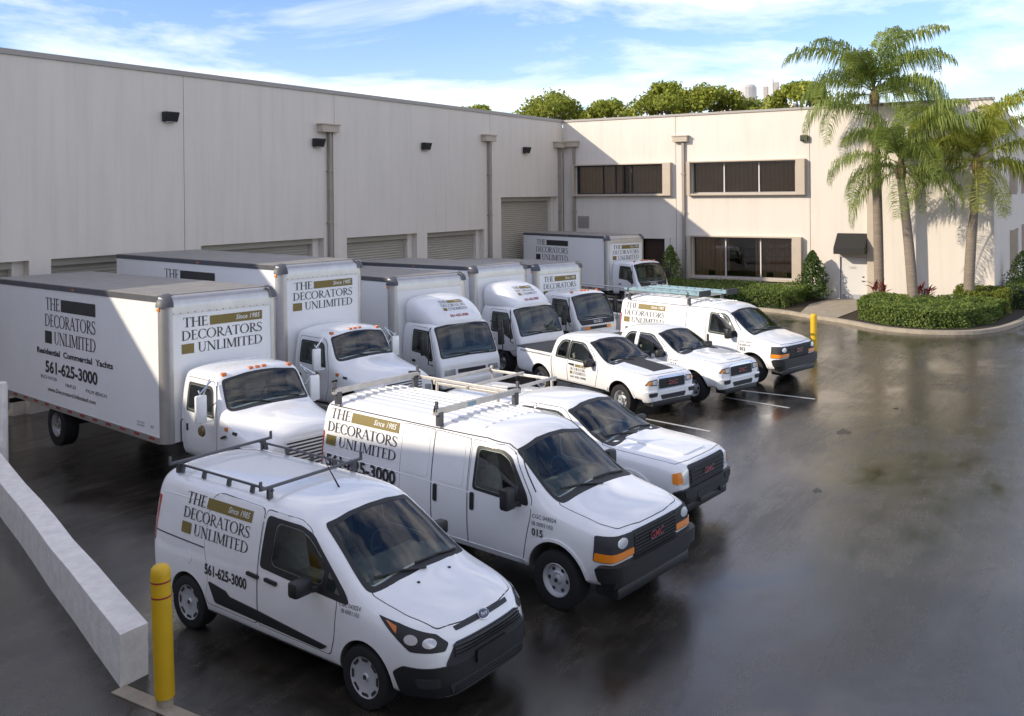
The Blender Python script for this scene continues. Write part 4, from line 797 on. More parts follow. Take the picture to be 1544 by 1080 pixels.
    if dark_band: V.patch('cowl_band', rr([(-.88*q, 1.20+d), (.88*q, 1.20+d), (.80*q, 1.04+d), (-.80*q, 1.04+d)], .04), 'F', SEAL, off=.010, grid=.1); V.flat('maker_lettering', sans('ISUZU', -.2, 1.085+d, .08, .42, bold=.02), 'F', WPRINT, off=.016)
    V.patch('grille', rr([(-.46, .90), (.46, .90), (.46, .80), (-.46, .80)], .02), 'F', SEAL, off=.010, grid=.1)
    V.part('front_bumper', B(1.74, 1.92, -.98*q, .98*q, .44, .66, bev=.04), WHITE)
    for y in (-.62, -.16, 0, .16, .62): V.part('roof_lamp', B(1.16, 1.24, y*q-.04, y*q+.04, 2.10+d, 2.16+d+.02*(abs(y) < .5), bev=.012), RED if fairing else ORANGE)
    if fairing:
        a = 2.0+d
        fs = [(.14, [(0, a), (.6, a), (.86*q, a+.02), (.90*q, a+.25), (.88*q, a+0.533), (.76*q, a+0.688), (.42*q, a+0.757), (0, a+0.774)]),
              (.22, [(0, a), (.6, a), (.88*q, a+.02), (.93*q, a+.25), (.91*q, a+0.533), (.79*q, a+0.705), (.44*q, a+0.774), (0, a+0.791)]),
              (.60, [(0, a), (.6, a), (.88*q, a+.02), (.92*q, a+.25), (.89*q, a+0.499), (.77*q, a+0.662), (.43*q, a+0.731), (0, a+0.748)]),
              (1.0, [(0, a), (.6, a), (.86*q, a+.02), (.88*q, a+.18), (.83*q, a+0.361), (.71*q, a+0.490), (.40*q, a+0.550), (0, a+0.568)]),
              (1.28, [(0, a), (.5, a), (.78*q, a+.02), (.80*q, a+.10), (.75*q, a+.20), (.63*q, a+.28), (.37*q, a+.32), (0, a+.33)]),
              (1.42, [(0, a), (.5, a), (.70*q, a+.01), (.72*q, a+.04), (.68*q, a+.08), (.58*q, a+.11), (.34*q, a+.13), (0, a+.135)])]
        V.loft('roof_fairing', fs, WHITE, crease=((2, .4),), screase=((0, .5),))
        logo(V, 'F', -.40, a+.38, .80, .24, off=.008)
        V.flat('roof_lettering', sans('561-625-3000', -.30, a+.22, .06, .60, bold=.03), 'F', REDP, off=.010)
    return V
# ------------------------------------------------------------------ setting
def asphalt():
    m = bpy.data.materials.new('wet_asphalt'); m.use_nodes = True; t = m.node_tree; b = t.nodes['Principled BSDF']; lk = t.links.new
    tc = t.nodes.new('ShaderNodeTexCoord')
    def noise(sc, det=5, ro=.6, dist=0, st=None, rot=.3):
        n = t.nodes.new('ShaderNodeTexNoise'); n.inputs['Scale'].default_value = sc; n.inputs['Detail'].default_value = det; n.inputs['Roughness'].default_value = ro; n.inputs['Distortion'].default_value = dist
        if st:
            mp_ = t.nodes.new('ShaderNodeMapping'); mp_.inputs['Scale'].default_value = st; mp_.inputs['Rotation'].default_value = (0, 0, rot); lk(tc.outputs['Object'], mp_.inputs['Vector']); lk(mp_.outputs['Vector'], n.inputs['Vector'])
        else: lk(tc.outputs['Object'], n.inputs['Vector'])
        return n.outputs['Fac']
    def ramp(src, p0, p1, c0, c1):
        r = t.nodes.new('ShaderNodeValToRGB'); r.color_ramp.elements[0].position = p0; r.color_ramp.elements[1].position = p1
        r.color_ramp.elements[0].color = (*c0, 1); r.color_ramp.elements[1].color = (*c1, 1); lk(src, r.inputs['Fac']); return r.outputs['Color']
    def mix(a, c, mode, fac=1):
        x = t.nodes.new('ShaderNodeMixRGB'); x.blend_type = mode; x.inputs['Fac'].default_value = fac; lk(a, x.inputs['Color1']); lk(c, x.inputs['Color2']); return x.outputs['Color']
    g = lambda v: (v, v, v)
    big = noise(.22, 6, .62, .6, (1, 1.8, 1)); fine = noise(46, 4, .8); mid = noise(1.3, 7, .68, .3); streak = noise(.9, 6, .7, .2, (.35, 2.6, 1), -.35)
    # standing water: one soft-edged pool with its own ragged outline
    sx = t.nodes.new('ShaderNodeMapping'); sx.inputs['Location'].default_value = (33.6/3.1, 26.1/1.75, 0); sx.inputs['Scale'].default_value = (1/3.1, 1/1.75, 0); lk(tc.outputs['Object'], sx.inputs['Vector'])
    ln = t.nodes.new('ShaderNodeVectorMath'); ln.operation = 'LENGTH'; lk(sx.outputs['Vector'], ln.inputs[0])
    ad = t.nodes.new('ShaderNodeMath'); ad.operation = 'MULTIPLY_ADD'; ad.inputs[1].default_value = .9; lk(mid, ad.inputs[0]); lk(ln.outputs['Value'], ad.inputs[2])
    pool = ramp(ad.outputs[0], .62, 1.0, g(0), g(1)); 
    rg = mix(mix(ramp(big, .36, .60, g(.09), g(.27)), ramp(mid, .3, .75, g(0), g(.10)), 'ADD'), ramp(fine, .3, .7, g(.75), g(1.3)), 'MULTIPLY'); rg = mix(rg, ramp(streak, .42, .6, g(.7), g(1.15)), 'MULTIPLY')
    rg = mix(rg, mix(pool, ramp(big, 0, 1, g(.02), g(.02)), 'ADD'), 'DARKEN'); lk(rg, b.inputs['Roughness'])
    col = mix(ramp(mid, .25, .8, (.010, .0090, .0078), (.058, .049, .037)), ramp(fine, .34, .7, g(.35), g(1.9)), 'MULTIPLY')
    col = mix(col, ramp(streak, .40, .62, g(.72), g(1.2)), 'MULTIPLY')
    vo = t.nodes.new('ShaderNodeTexVoronoi'); vo.feature = 'DISTANCE_TO_EDGE'; vo.inputs['Scale'].default_value = .23
    nd = t.nodes.new('ShaderNodeTexNoise'); nd.inputs['Scale'].default_value = 1.1; nd.inputs['Detail'].default_value = 6; lk(tc.outputs['Object'], nd.inputs['Vector'])
    mv = t.nodes.new('ShaderNodeMixRGB'); mv.blend_type = 'ADD'; mv.inputs['Fac'].default_value = .9; lk(tc.outputs['Object'], mv.inputs['Color1']); lk(nd.outputs['Color'], mv.inputs['Color2']); lk(mv.outputs['Color'], vo.inputs['Vector'])
    crack = ramp(vo.outputs['Distance'], .0015, .006, g(.35), g(1)); col = mix(col, crack, 'MULTIPLY', .8)
    lk(col, b.inputs['Base Color'])
    bp = t.nodes.new('ShaderNodeBump'); bp.inputs['Distance'].default_value = .012
    lk(mix(ramp(big, .38, .6, g(.05), g(.26)), pool, 'MULTIPLY'), bp.inputs['Strength'])
    lk(fine, bp.inputs['Height']); lk(bp.outputs['Normal'], b.inputs['Normal']); b.inputs['Specular IOR Level'].default_value = .5; b.inputs['Coat Weight'].default_value = .3; b.inputs['Coat IOR'].default_value = 1.4
    lk(mix(ramp(big, .38, .58, g(.06), g(.22)), mix(pool, ramp(big, 0, 1, g(.02), g(.02)), 'ADD'), 'DARKEN'), b.inputs['Coat Roughness']); lk(bp.outputs['Normal'], b.inputs['Coat Normal'])
    return m
def stucco():
    m = mat('stucco_cream', (.74, .675, .595), .9, nscale=.8, namt=.08, bump=.4, bscale=45, stretch=(1, 1, .3)); t = m.node_tree; b = t.nodes['Principled BSDF']; lk = t.links.new
    src = b.inputs['Base Color'].links[0].from_socket; tc = t.nodes.new('ShaderNodeTexCoord'); mp_ = t.nodes.new('ShaderNodeMapping'); mp_.inputs['Scale'].default_value = (1.6, 1.6, .07); n = t.nodes.new('ShaderNodeTexNoise')
    n.inputs['Scale'].default_value = 2.2; n.inputs['Detail'].default_value = 8; n.inputs['Roughness'].default_value = .7; lk(tc.outputs['Object'], mp_.inputs['Vector']); lk(mp_.outputs['Vector'], n.inputs['Vector'])
    r = t.nodes.new('ShaderNodeValToRGB'); r.color_ramp.elements[0].position = .28; r.color_ramp.elements[0].color = (.80, .77, .73, 1); r.color_ramp.elements[1].position = .52; r.color_ramp.elements[1].color = (1, 1, 1, 1); lk(n.outputs['Fac'], r.inputs['Fac'])
    x = t.nodes.new('ShaderNodeMixRGB'); x.blend_type = 'MULTIPLY'; x.inputs['Fac'].default_value = .38; lk(src, x.inputs['Color1']); lk(r.outputs['Color'], x.inputs['Color2']); lk(x.outputs['Color'], b.inputs['Base Color']); return m
ASPH = asphalt()
STUC = stucco()
TRIM = mat('trim_beige', (.52, .44, .35), .8, nscale=2, namt=.1)
PIPE = mat('downpipe_tan', (.36, .31, .26), .6, nscale=3, namt=.2)
COPE = mat('coping_metal', (.36, .33, .30), .55, nscale=2, namt=.1)
SHUT = mat('shutter_tan', (.42, .385, .32), .6, nscale=1.5, namt=.12, stretch=(.3, .3, 3))
PANE = glassmat('bronze_glass', (.80, .74, .66), .04)
DGLASS = mat('office_glass', (.060, .048, .036), .06, spec=.8, coat=.5, nscale=.6, namt=.4)
CONC = mat('kerb_concrete', (.42, .36, .28), .85, nscale=3, namt=.3, bump=.2, bscale=40)
WALLP = mat('barrier_white_paint', (.88, .85, .80), .85, nscale=5, namt=.24, bump=.35, bscale=22)
YEL = mat('bollard_yellow', (.72, .44, .012), .5, nscale=4, namt=.12)
LINE = mat('line_paint', (.55, .55, .52), .5, nscale=6, namt=.35)
SOIL = mat('soil', (.05, .035, .02), .95, nscale=8, namt=.4)
DOORW = mat('door_white', (.62, .60, .57), .6)
AWN = mat('awning_black', (.022, .021, .02), .8)
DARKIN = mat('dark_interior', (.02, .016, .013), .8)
# ground with a sunken dock between two slanted retaining walls
def wx(x0, y): return x0+(17.3-y)*.375        # slanted wall line at Y=y
NW, FW_ = -40.1, -16.25
bm = bmesh.new()
def poly(pts, z):
    return bm.faces.new([bm.verts.new(P(x, y, z if not callable(z) else z(x, y))) for x, y in pts])
BIG = 900
poly([(-BIG, 15), (wx(NW, 15), 15), (wx(FW_, 15), 15), (BIG, 15), (BIG, BIG), (-BIG, BIG)], 0)
poly([(-BIG, -BIG), (wx(NW, 0), -BIG), (wx(NW, 0), 0), (wx(NW, 15), 15), (-BIG, 15)], 0)
poly([(wx(FW_, 0), 0), (wx(FW_, 0), -BIG), (BIG, -BIG), (BIG, 15), (wx(FW_, 15), 15)], 0)
bmesh.ops.remove_doubles(bm, verts=bm.verts[:], dist=.001); bmesh.ops.recalc_face_normals(bm, faces=bm.faces[:])
if bm.faces[0].normal.z < 0: bmesh.ops.reverse_faces(bm, faces=bm.faces[:])
g = obj('ground', bm, ASPH); g['kind'] = 'structure'
bm = bmesh.new(); rz = lambda x, y: -.05*(15-y)
a = [bm.verts.new(P(x, y, rz(x, y))) for x, y in ((wx(NW, 15), 15), (wx(FW_, 15), 15), (wx(FW_, -.5), -.5), (wx(NW, -.5), -.5))]
f = bm.faces.new(a); bm.normal_update()
if f.normal.z < 0: bmesh.ops.reverse_faces(bm, faces=[f])
g = obj('dock_ramp_ground', bm, ASPH); g['kind'] = 'structure'
def blot(name, cx, cy, rx, ry, z, m, seed, n=40):
    rnd = random.Random(seed); ph = [rnd.uniform(0, 6.28) for _ in range(5)]; b_ = bmesh.new()
    vs_ = [b_.verts.new(P(cx+rx*math.cos(t)*k, cy+ry*math.sin(t)*k, z)) for t, k in [(2*math.pi*i/n, 1+.22*math.sin(3*2*math.pi*i/n+ph[0])+.14*math.sin(5*2*math.pi*i/n+ph[1])+.08*math.sin(9*2*math.pi*i/n+ph[2])) for i in range(n)]]
    f_ = b_.faces.new(vs_); b_.normal_update()
    if f_.normal.z < 0: f_.normal_flip()
    bmesh.ops.triangulate(b_, faces=b_.faces[:]); o_ = obj(name, b_, m); o_['kind'] = 'structure'; return o_
PATCH = mat('dark_tar_patch', (.012, .012, .012), .35, nscale=9, namt=.3)
blot('tar_patch', -25.2, 20.6, .22, .14, .003, PATCH, 11); blot('tar_patch', -29.6, 21.1, .12, .07, .003, PATCH, 12); blot('tar_patch', -22.3, 21.2, .10, .06, .003, PATCH, 14)
# painted stall lines
for (x0, y0, x1, y1) in ((-22.06, 16.9, -22.2, 19.25), (-23.1, 17.2, -23.5, 18.95), (-26.2, 16.2, -26.6, 18.05), (-29.6, 16.8, -29.9, 18.2)):
    d = Vector((x1-x0, y1-y0)).normalized(); n = Vector((-d.y, d.x))*.05; bm = bmesh.new()
    bm.faces.new([bm.verts.new(P(x, y, .004)) for x, y in ((x0+n.x, y0+n.y), (x1+n.x, y1+n.y), (x1-n.x, y1-n.y), (x0-n.x, y0-n.y))]); bm.normal_update()
    for f in bm.faces:
        if f.normal.z < 0: f.normal_flip()
    o = obj('stall_line', bm, LINE); o['kind'] = 'structure'
def wall_sheet(u0, u1, z0, z1, holes, place, thick=.25):
    """one connected slab with rectangular openings; place(u, depth, z) -> point"""
    us = sorted({u0, u1, *[q for h in holes for q in h[:2] if u0 < q < u1]}); zs = sorted({z0, z1, *[q for h in holes for q in h[2:] if z0 < q < z1]})
    bm = bmesh.new(); vd = {}
    def vt(u, z):
        if (u, z) not in vd: vd[(u, z)] = bm.verts.new(place(u, 0, z))
        return vd[(u, z)]
    fs = []
    for i in range(len(us)-1):
        for j in range(len(zs)-1):
            cu, cz = (us[i]+us[i+1])/2, (zs[j]+zs[j+1])/2
            if any(h[0] < cu < h[1] and h[2] < cz < h[3] for h in holes): continue
            fs.append(bm.faces.new((vt(us[i], zs[j]), vt(us[i+1], zs[j]), vt(us[i+1], zs[j+1]), vt(us[i], zs[j+1]))))
    bm.normal_update(); d = (place(u0, thick, z0)-place(u0, 0, z0))
    if fs[0].normal.dot(d) > 0: bmesh.ops.reverse_faces(bm, faces=fs)
    r = bmesh.ops.extrude_face_region(bm, geom=bm.faces[:])
    ev = [e for e in r['geom'] if isinstance(e, bmesh.types.BMVert)]
    for v in ev: v.co += d
    bmesh.ops.recalc_face_normals(bm, faces=bm.faces[:]); return bm
HR = 9.39
BLIND = mat('blind_tan', (.52, .42, .31), .8, nscale=3, namt=.2)
# ---- warehouse (left)
WH = tag(empty('warehouse', P(-20, 0)), 'long grey stucco warehouse with roll-up dock doors behind the box trucks', 'building')
WH.location = (0, 0, 0)
DOORS = [(-37.0, -31.25, 3.54), (-30.6, -26.7, 3.54), (-25.29, -19.4, 3.64), (-18.08, -13.5, 3.58), (-12.75, -8.12, 3.56), (-6.55, -.66, 5.1)]
SEAMS = [-49.2, -41.2, -33.3, -25.95, -18.75, -7.52, -.02]
pl = lambda u, d, z: P(u, -d, z)
for a, b in zip(SEAMS, SEAMS[1:]):
    hs = [(x0, x1, -1.2, zt) for x0, x1, zt in DOORS if x0 < b and x1 > a]
    obj('wall_panel', wall_sheet(a+.012, b-.012, -1.0, HR-.16, hs, pl), STUC, WH)
obj('backing_wall', PB(-49.2, 22, -1.4, -1.0, -1, HR-.3), STUC, WH)
for i, (x0, x1, zt) in enumerate(DOORS):
    # roll-up shutter: one curtain of horizontal slats, set deep in the wall
    bm = bmesh.new(); n = int((zt+.4)/.10); zz = [-.6+k*(zt+.6)/n for k in range(n+1)]; rows = []
    for k, z in enumerate(zz):
        for dz, dy in ((0, 0), (.06, .028)):
            if k == n and dz: continue
            rows.append([bm.verts.new(P(x0+.03 if i != 0 else x0, -.46+dy, z+dz)), bm.verts.new(P(x1-.35, -.46+dy, z+dz))])
    for k in range(len(rows)-1): bm.faces.new((rows[k][0], rows[k][1], rows[k+1][1], rows[k+1][0]))
    bmesh.ops.recalc_face_normals(bm, faces=bm.faces[:]); bm.normal_update()
    if sum(f.normal.y for f in bm.faces) > 0: bmesh.ops.reverse_faces(bm, faces=bm.faces[:])
    sh = obj('roll_up_door', bm, SHUT, WH)
    obj('door_jamb', PB(x1-.35, x1+.02, -.5, -.26, -1, zt), STUC, sh); obj('door_jamb', PB(x0-.02, x0+.03, -.5, -.26, -1, zt), STUC, sh)
    obj('door_hood', PB(x0, x1-.352, -.45, -.26, zt-.22, zt-.001), SHUT, sh)
obj('parapet_coping', PB(-49.4, .0, -.30, .05, HR-.16, HR, .01), COPE, WH)
def scupper(par, place, u, z, w=1.15):
    """rain head with its downpipe; place(u, out, z)"""
    def bx(u0, u1, d0, d1, z0, z1):
        bm = bmesh.new(); p, q = place(u0, d0, z0), place(u1, d1, z1)
        box(bm, min(p.x, q.x), max(p.x, q.x), min(p.y, q.y), max(p.y, q.y), z0, z1, .01); return bm
    h = obj('rain_head', bx(u-w/2, u+w/2, .0, .30, z, z+.27), TRIM, par)
    obj('head_lip', bx(u-w/2-.05, u+w/2+.05, -.001, .34, z+.271, z+.33), TRIM, h)
    obj('downpipe', bx(u+.05, u+.19, .03, .16, -.5, z-.001), PIPE, h)
    for zz in (6.2, 4.2, 2.2): obj('pipe_strap', bx(u+.0, u+.24, .0, .175, zz, zz+.06), PIPE, h)
outL = lambda u, d, z: P(u, d, z)
for u, z in ((-19.25, 7.72), (-7.85, 7.85), (-.65, 7.8)): scupper(WH, outL, u, z, .95 if u < -15 else .9)
obj('pilaster', PB(-18.95, -18.75, .002, .12, -.6, 7.7), STUC, WH); obj('pilaster', PB(-7.55, -7.2, .002, .12, -.6, 7.8), STUC, WH)
for u, z in ((-26.55, 7.85), (-19.75, 7.30), (-12.9, 7.42), (-4.15, 7.55)):
    l = empty('wall_lamp', P(u, .0, z), 0); tag(l, {-26.55: 'dark box-shaped wall lamp high on the leftmost warehouse panel', -19.75: 'dark wall lamp just beneath the left rain head of the warehouse', -12.9: 'dark wall lamp at mid-panel above the two short shutters', -4.15: 'dark wall lamp above the tall shutter near the building corner'}[u], 'lamp', 'wall lamps along the warehouse')
    bm = bmesh.new(); box(bm, -.26, .26, -.26, -.01, -.16, .16, .03)
    for v in bm.verts:
        if v.co.y < -.15 and v.co.z < 0: v.co.y += .10
    obj('housing', bm, BLACK, l); obj('lamp_lens', B(-.20, .20, -.17, -.05, -.175, -.155), mat('lamp_glass', (.3, .3, .28), .3), l)
# added unseen block on the near side, put in to shade the near vans
obj('added_shade_wall', PB(-75, -49.3, -20, 40, -.5, HR), STUC, WH)
# ---- office block (right)
OF = tag(empty('office_block', (0, 0, 0)), 'two-storey cream stucco office block with strip windows, lit by low sun', 'building')
po = lambda u, d, z: P(d, u, z)
WIN = [(.85, 6.02, 5.2, 6.78, (2.45, 3.2, 4.15)), (7.62, 12.95, 5.2, 6.80, (9.3, 11.1)), (7.62, 12.75, .92, 2.97, (9.35, 11.15))]
HOLES = [(w_[0], w_[1], w_[2], w_[3]) for w_ in WIN]+[(4.72, 6.10, -.6, 2.82), (15.02, 16.24, -.6, 2.12)]
for a, b in zip((.02, 6.73, 13.63), (6.73, 13.63, 21.62)):
    obj('wall_panel', wall_sheet(a+.012, b-.012, -.5, HR-.14, [h for h in HOLES if h[0] < b and h[1] > a], po, .30), STUC, OF)
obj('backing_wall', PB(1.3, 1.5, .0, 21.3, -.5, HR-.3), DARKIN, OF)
obj('end_wall', wall_sheet(.33, 40, -.5, HR-.14, [(10, 16.5, 5.1, 6.7), (10, 16.5, .9, 3.0), (20, 27, 5.1, 6.7), (20, 27, .9, 3.0)], lambda u, d, z: P(u, 21.6-d, z), .25), STUC, OF)
for x0, z0, z1 in ((10, 5.1, 6.7), (10, .9, 3.0), (20, 5.1, 6.7), (20, .9, 3.0)):
    wn = obj('window', PB(x0, x0+(6.5 if x0 < 15 else 7), 21.40, 21.42, z0, z1), DGLASS, OF)
    obj('window_fin', PB(x0-.35, x0, 21.602, 21.95, z0-.1, z1+.1), TRIM, wn); obj('mullion', PB(x0+3.2, x0+3.3, 21.42, 21.46, z0, z1), COPE, wn)
obj('parapet_coping', PB(-.06, .30, .06, 21.66, HR-.14, HR-.02, .01), COPE, OF)
obj('roof', PB(.3, 40, .1, 21.5, HR-.6, HR-.4), ROOFG, OF)
for i, (y0, y1, z0, z1, mul) in enumerate(WIN):
    wn = empty('window', (0, 0, 0), 0, OF); edges = [y0]+list(mul)+[y1]
    for a, b in zip(edges, edges[1:]): obj('pane', PB(.14, .155, a+.03, b-.03, z0+.05, z1-.05), PANE, wn)
    for m_ in mul: obj('mullion', PB(.10, .18, m_-.03, m_+.03, z0+.05, z1-.05), DOORW if i else SEAL, wn)
    obj('frame', wall_sheet(y0, y1, z0, z1, [(y0+.06, y1-.06, z0+.06, z1-.06)], lambda u, d, z: P(.09+d, u, z), .10), SEAL if i == 0 else COPE, wn)
    obj('jamb_fin', PB(-.30, -.002, y1+.06, y1+.50, z0-.10, z1+.06, .01), TRIM, wn); obj('jamb_fin', PB(-.30, -.002, y0-.20, y0-.02, z0-.10, z1+.06, .01), TRIM, wn)
    obj('head_trim', PB(-.26, -.002, y0-.018, y1+.058, z1+.002, z1+.06), TRIM, wn); obj('sill', PB(-.28, -.002, y0-.018, y1+.058, z0-.10, z0-.01), TRIM, wn)
    # blinds hanging in the room behind the glass, drawn to different lengths
    k = 0; y = y0+.08
    while y < y1-.12:
        if not (i == 2 and .36 < (y-y0)/(y1-y0) < .62) and not (i == 0 and .50 < (y-y0)/(y1-y0) < .58):
            obj('blind_slat', PB(.27+.02*(k % 2), .285+.02*(k % 2), y, y+.105, z0+.06+(.25 if i == 2 and k % 9 > 5 else 0), z1-.06), BLIND, wn)
        y += .112; k += 1
scupper(OF, lambda u, d, z: P(-d, u, z), 7.05, 7.9, .8); scupper(OF, lambda u, d, z: P(-d, u, z), .62, 7.85, .8)
obj('pilaster', PB(-.22, -.002, 16.30, 16.66, -.1, 8.3), TRIM, OF)
lv = obj('vent_louvre', PB(-.05, -.002, .95, 1.62, 3.35, 4.0), PIPE, OF)
for k in range(6): obj('louvre_blade', PB(-.08, -.051, .99, 1.58, 3.40+k*.10, 3.45+k*.10), COPE, lv)
dr = obj('entrance_door', PB(.06, .11, 15.04, 16.22, .02, 2.10), DOORW, OF)
obj('door_frame', PB(-.03, .05, 14.92, 15.02, 0, 2.2), DOORW, dr); obj('kick_plate', PB(.045, .058, 15.1, 16.16, .06, .34), mat('kick_grey', (.35, .36, .37), .5), dr)
obj('door_lever', PB(-.02, .058, 15.98, 16.12, .98, 1.02, .005), CHROME, dr); obj('door_lock', PB(.03, .058, 16.02, 16.10, 1.15, 1.22, .005), CHROME, dr)
bm = bmesh.new()
for q in sans('160', 0, 0, .12, .30): bm.faces.new([bm.verts.new(P(.052, 15.45+x_, 1.55+z_)) for x_, z_ in q])
obj('door_number', bm, PIPE, dr)
obj('side_entry', PB(.5, .55, 4.7, 6.1, 0, 2.8), mat('brown_door', (.05, .022, .015), .5), OF)
obj('entry_reveal', PB(-.12, -.002, 6.11, 6.40, -.1, 2.9), STUC, OF)
aw = empty('awning', P(-.0, 15.6, 2.3)); tag(aw, 'black sloping fabric awning over the white entrance door', 'awning')
bm = bmesh.new(); v_ = [(0, -.70, .95), (0, .70, .95), (-.85, .70, .28), (-.85, -.70, .28), (-.85, .70, 0), (-.85, -.70, 0), (0, .70, 0), (0, -.70, 0)]
vv = [bm.verts.new(Vector((x, -y, z))) for x, y, z in v_]
for f in ((0, 1, 2, 3), (3, 2, 4, 5), (1, 6, 4, 2), (0, 3, 5, 7)): bm.faces.new([vv[k] for k in f])
bmesh.ops.recalc_face_normals(bm, faces=bm.faces[:]); bmesh.ops.solidify(bm, geom=bm.faces[:], thickness=.02); obj('canvas', bm, AWN, aw)
l = tag(empty('wall_lamp', P(0, 13.4, 7.85)), 'small dark wall lamp under the palm frond on the office wall', 'lamp'); obj('housing', B(-.22, -.01, -.18, .18, -.15, .15, .03), BLACK, l)
# rooftop plant seen beyond the office roof
rp = tag(empty('rooftop_plant', P(60, -8.6, .8)), 'distant white rooftop tank and masts rising beyond the office roof', 'roof equipment')
obj('tank', lathe([(1.2, 0), (1.3, .2), (1.3, 2.2), (1.1, 2.5), (.3, 2.6)], 20, 'z', c=(0, 0, 14.2)), DOORW, rp)
for k, (x, h_) in enumerate(((-2.4, 16.4), (-3.0, 17.2), (-3.6, 16.8), (-4.4, 16.2))): obj('mast', B(-.15, .15, x-.25, x+.25, 12, h_), DOORW if k % 2 else COPE, rp)
obj('plant_room', B(-2, 3, -6, 3, -1.3, 14.2), STUC, rp)
# ---- retaining walls, railing, bollards
def slant_wall(name, x0, label, y1, y0, h0, h1, m, low=-.7):
    bm = bmesh.new(); t = .175; n = 14; rows = []
    for k in range(n+1):
        y = y0+(y1-y0)*k/n; x = wx(x0, y); j = random.uniform(-.012, .012); h_ = h0+(h1-h0)*k/n+random.uniform(-.01, .01)
        rows.append([bm.verts.new(P(x-t+j, y, low)), bm.verts.new(P(x-t+j, y, h_)), bm.verts.new(P(x+t+j, y, h_+random.uniform(-.01, .01))), bm.verts.new(P(x+t+j, y, low))])
    for k in range(n):
        for i in range(4): bm.faces.new((rows[k][i], rows[k][(i+1) % 4], rows[k+1][(i+1) % 4], rows[k+1][i]))
    bm.faces.new(rows[0]); bm.faces.new(rows[-1]); bmesh.ops.recalc_face_normals(bm, faces=bm.faces[:])
    return tag(obj(name, bm, m), label, 'wall')
slant_wall('retaining_wall', NW-.25, 'low weathered white concrete wall running back from the near yellow bollard', 16.3, 2, .57, .57, WALLP)
slant_wall('retaining_wall', FW_, 'pale low dock wall with a pipe railing on top beside the far trucks', 17.2, .3, .6, .6, WALLP)
obj('wall_footing', PB(NW-.16, NW+.02, 16.3, 19.5, -.02, .012, .005), CONC)['kind'] = 'structure'
rl = tag(empty('pipe_railing', P(wx(FW_, 10), 10, .6)), 'white pipe railing on the far dock wall', 'railing'); RL = mat('rail_white', (.5, .5, .5), .4)
def rp_(y, z): q = P(wx(FW_, y), y, z)-rl.location; return q
for y in (12.6, 10.0, 7.4, 4.8): obj('post', T([rp_(y, .6), rp_(y, 1.62)], .035, 8), RL, rl, True)
for z in (1.62, 1.12): obj('rail', T([rp_(12.6, z), rp_(4.0, z)], .03, 8), RL, rl, True)
def bollard(x, y, h_, lean, label, bands=True):
    o = tag(empty('bollard', P(x, y)), label, 'bollard', 'yellow bollards'); o.rotation_euler = (0, lean, 0); r = .10
    obj('sleeve', lathe([(r*1.02, .10), (r*1.02, h_-.10), (r*.96, h_-.04), (r*.7, h_-.008), (0, h_)], 24, 'z'), YEL, o, True, 50)
    obj('pipe', lathe([(r*.86, -.1), (r*.86, .12)], 20, 'z'), CONC, o, True)
    if bands:
        for z in (h_-.17, h_-.33): obj('reflective_band', lathe([(r*1.035, z), (r*1.035, z+.018)], 24, 'z'), REDP, o, True)
bollard(-40.12, 17.0, 1.48, -.03, 'tall yellow bollard at the end of the white wall beside the nearest van')
bollard(-16.2, 17.75, 1.40, 0, 'yellow bollard in front of the far white van with ladders', False)
tag(obj('white_post', lathe([(.10, 0), (.10, 2.0), (.085, 2.08), (0, 2.11)], 18, 'z', c=P(-36.24, 7.3, -.35)), WALLP, None, True), 'stout white post beyond the wall, cut by the left picture edge', 'post')
# ---- kerbs, beds, path
def ribbon(name, pts, w_, z0, z1, m, closed=False):
    bm = bmesh.new(); n = len(pts); rows = []
    for i, p in enumerate(pts):
        a = Vector(pts[max(0, i-1)]); b = Vector(pts[min(n-1, i+1)]); d = (b-a).normalized(); nn = Vector((-d.y, d.x))*w_/2; p = Vector(p)
        rows.append([bm.verts.new(P(*(p+nn), z0)), bm.verts.new(P(*(p+nn), z1)), bm.verts.new(P(*(p-nn), z1)), bm.verts.new(P(*(p-nn), z0))])
    for k in range(n-1):
        for i in range(4): bm.faces.new((rows[k][i], rows[k][(i+1) % 4], rows[k+1][(i+1) % 4], rows[k+1][i]))
    bm.faces.new(rows[0]); bm.faces.new(rows[-1]); bmesh.ops.recalc_face_normals(bm, faces=bm.faces[:]); return obj(name, bm, m)
def smooth_path(pts, n=6):
    out = []
    for i in range(len(pts)-1):
        p0, p1, p2, p3 = [Vector(pts[min(max(k, 0), len(pts)-1)]) for k in (i-1, i, i+1, i+2)]
        for k in range(n):
            t = k/n; out.append(tuple(.5*((2*p1)+(p2-p0)*t+(2*p0-5*p1+4*p2-p3)*t*t+(3*p1-p0-3*p2+p3)*t**3)))
    out.append(pts[-1]); return out
KP = smooth_path([(-4.6, 5.0), (-4.9, 9.0), (-5.5, 13.2), (-6.6, 15.1), (-7.7, 16.9), (-9.0, 18.6), (-9.2, 20.2), (-8.3, 21.7), (-6.0, 22.6), (-2, 23.1), (8, 23.4)])
o = ribbon('kerb', KP, .22, -.05, .14, CONC); o['kind'] = 'structure'
bm = bmesh.new(); bm.faces.new([bm.verts.new(P(x, y, .09)) for x, y in KP+[(8, 21.6), (.0, 21.6), (-.0, 5.0)]]); bmesh.ops.triangulate(bm, faces=bm.faces[:]); bm.normal_update()
for f in bm.faces:
    if f.normal.z < 0: f.normal_flip()
o = obj('planting_bed', bm, SOIL); o['kind'] = 'structure'
bm = bmesh.new(); bm.faces.new([bm.verts.new(P(x, y, .115)) for x, y in ((-6.5, 14.75), (-7.45, 16.4), (-3, 16.7), (-.01, 16.75), (-.01, 14.6), (-3, 14.3))]); bm.normal_update()
for f in bm.faces:
    if f.normal.z < 0: f.normal_flip()
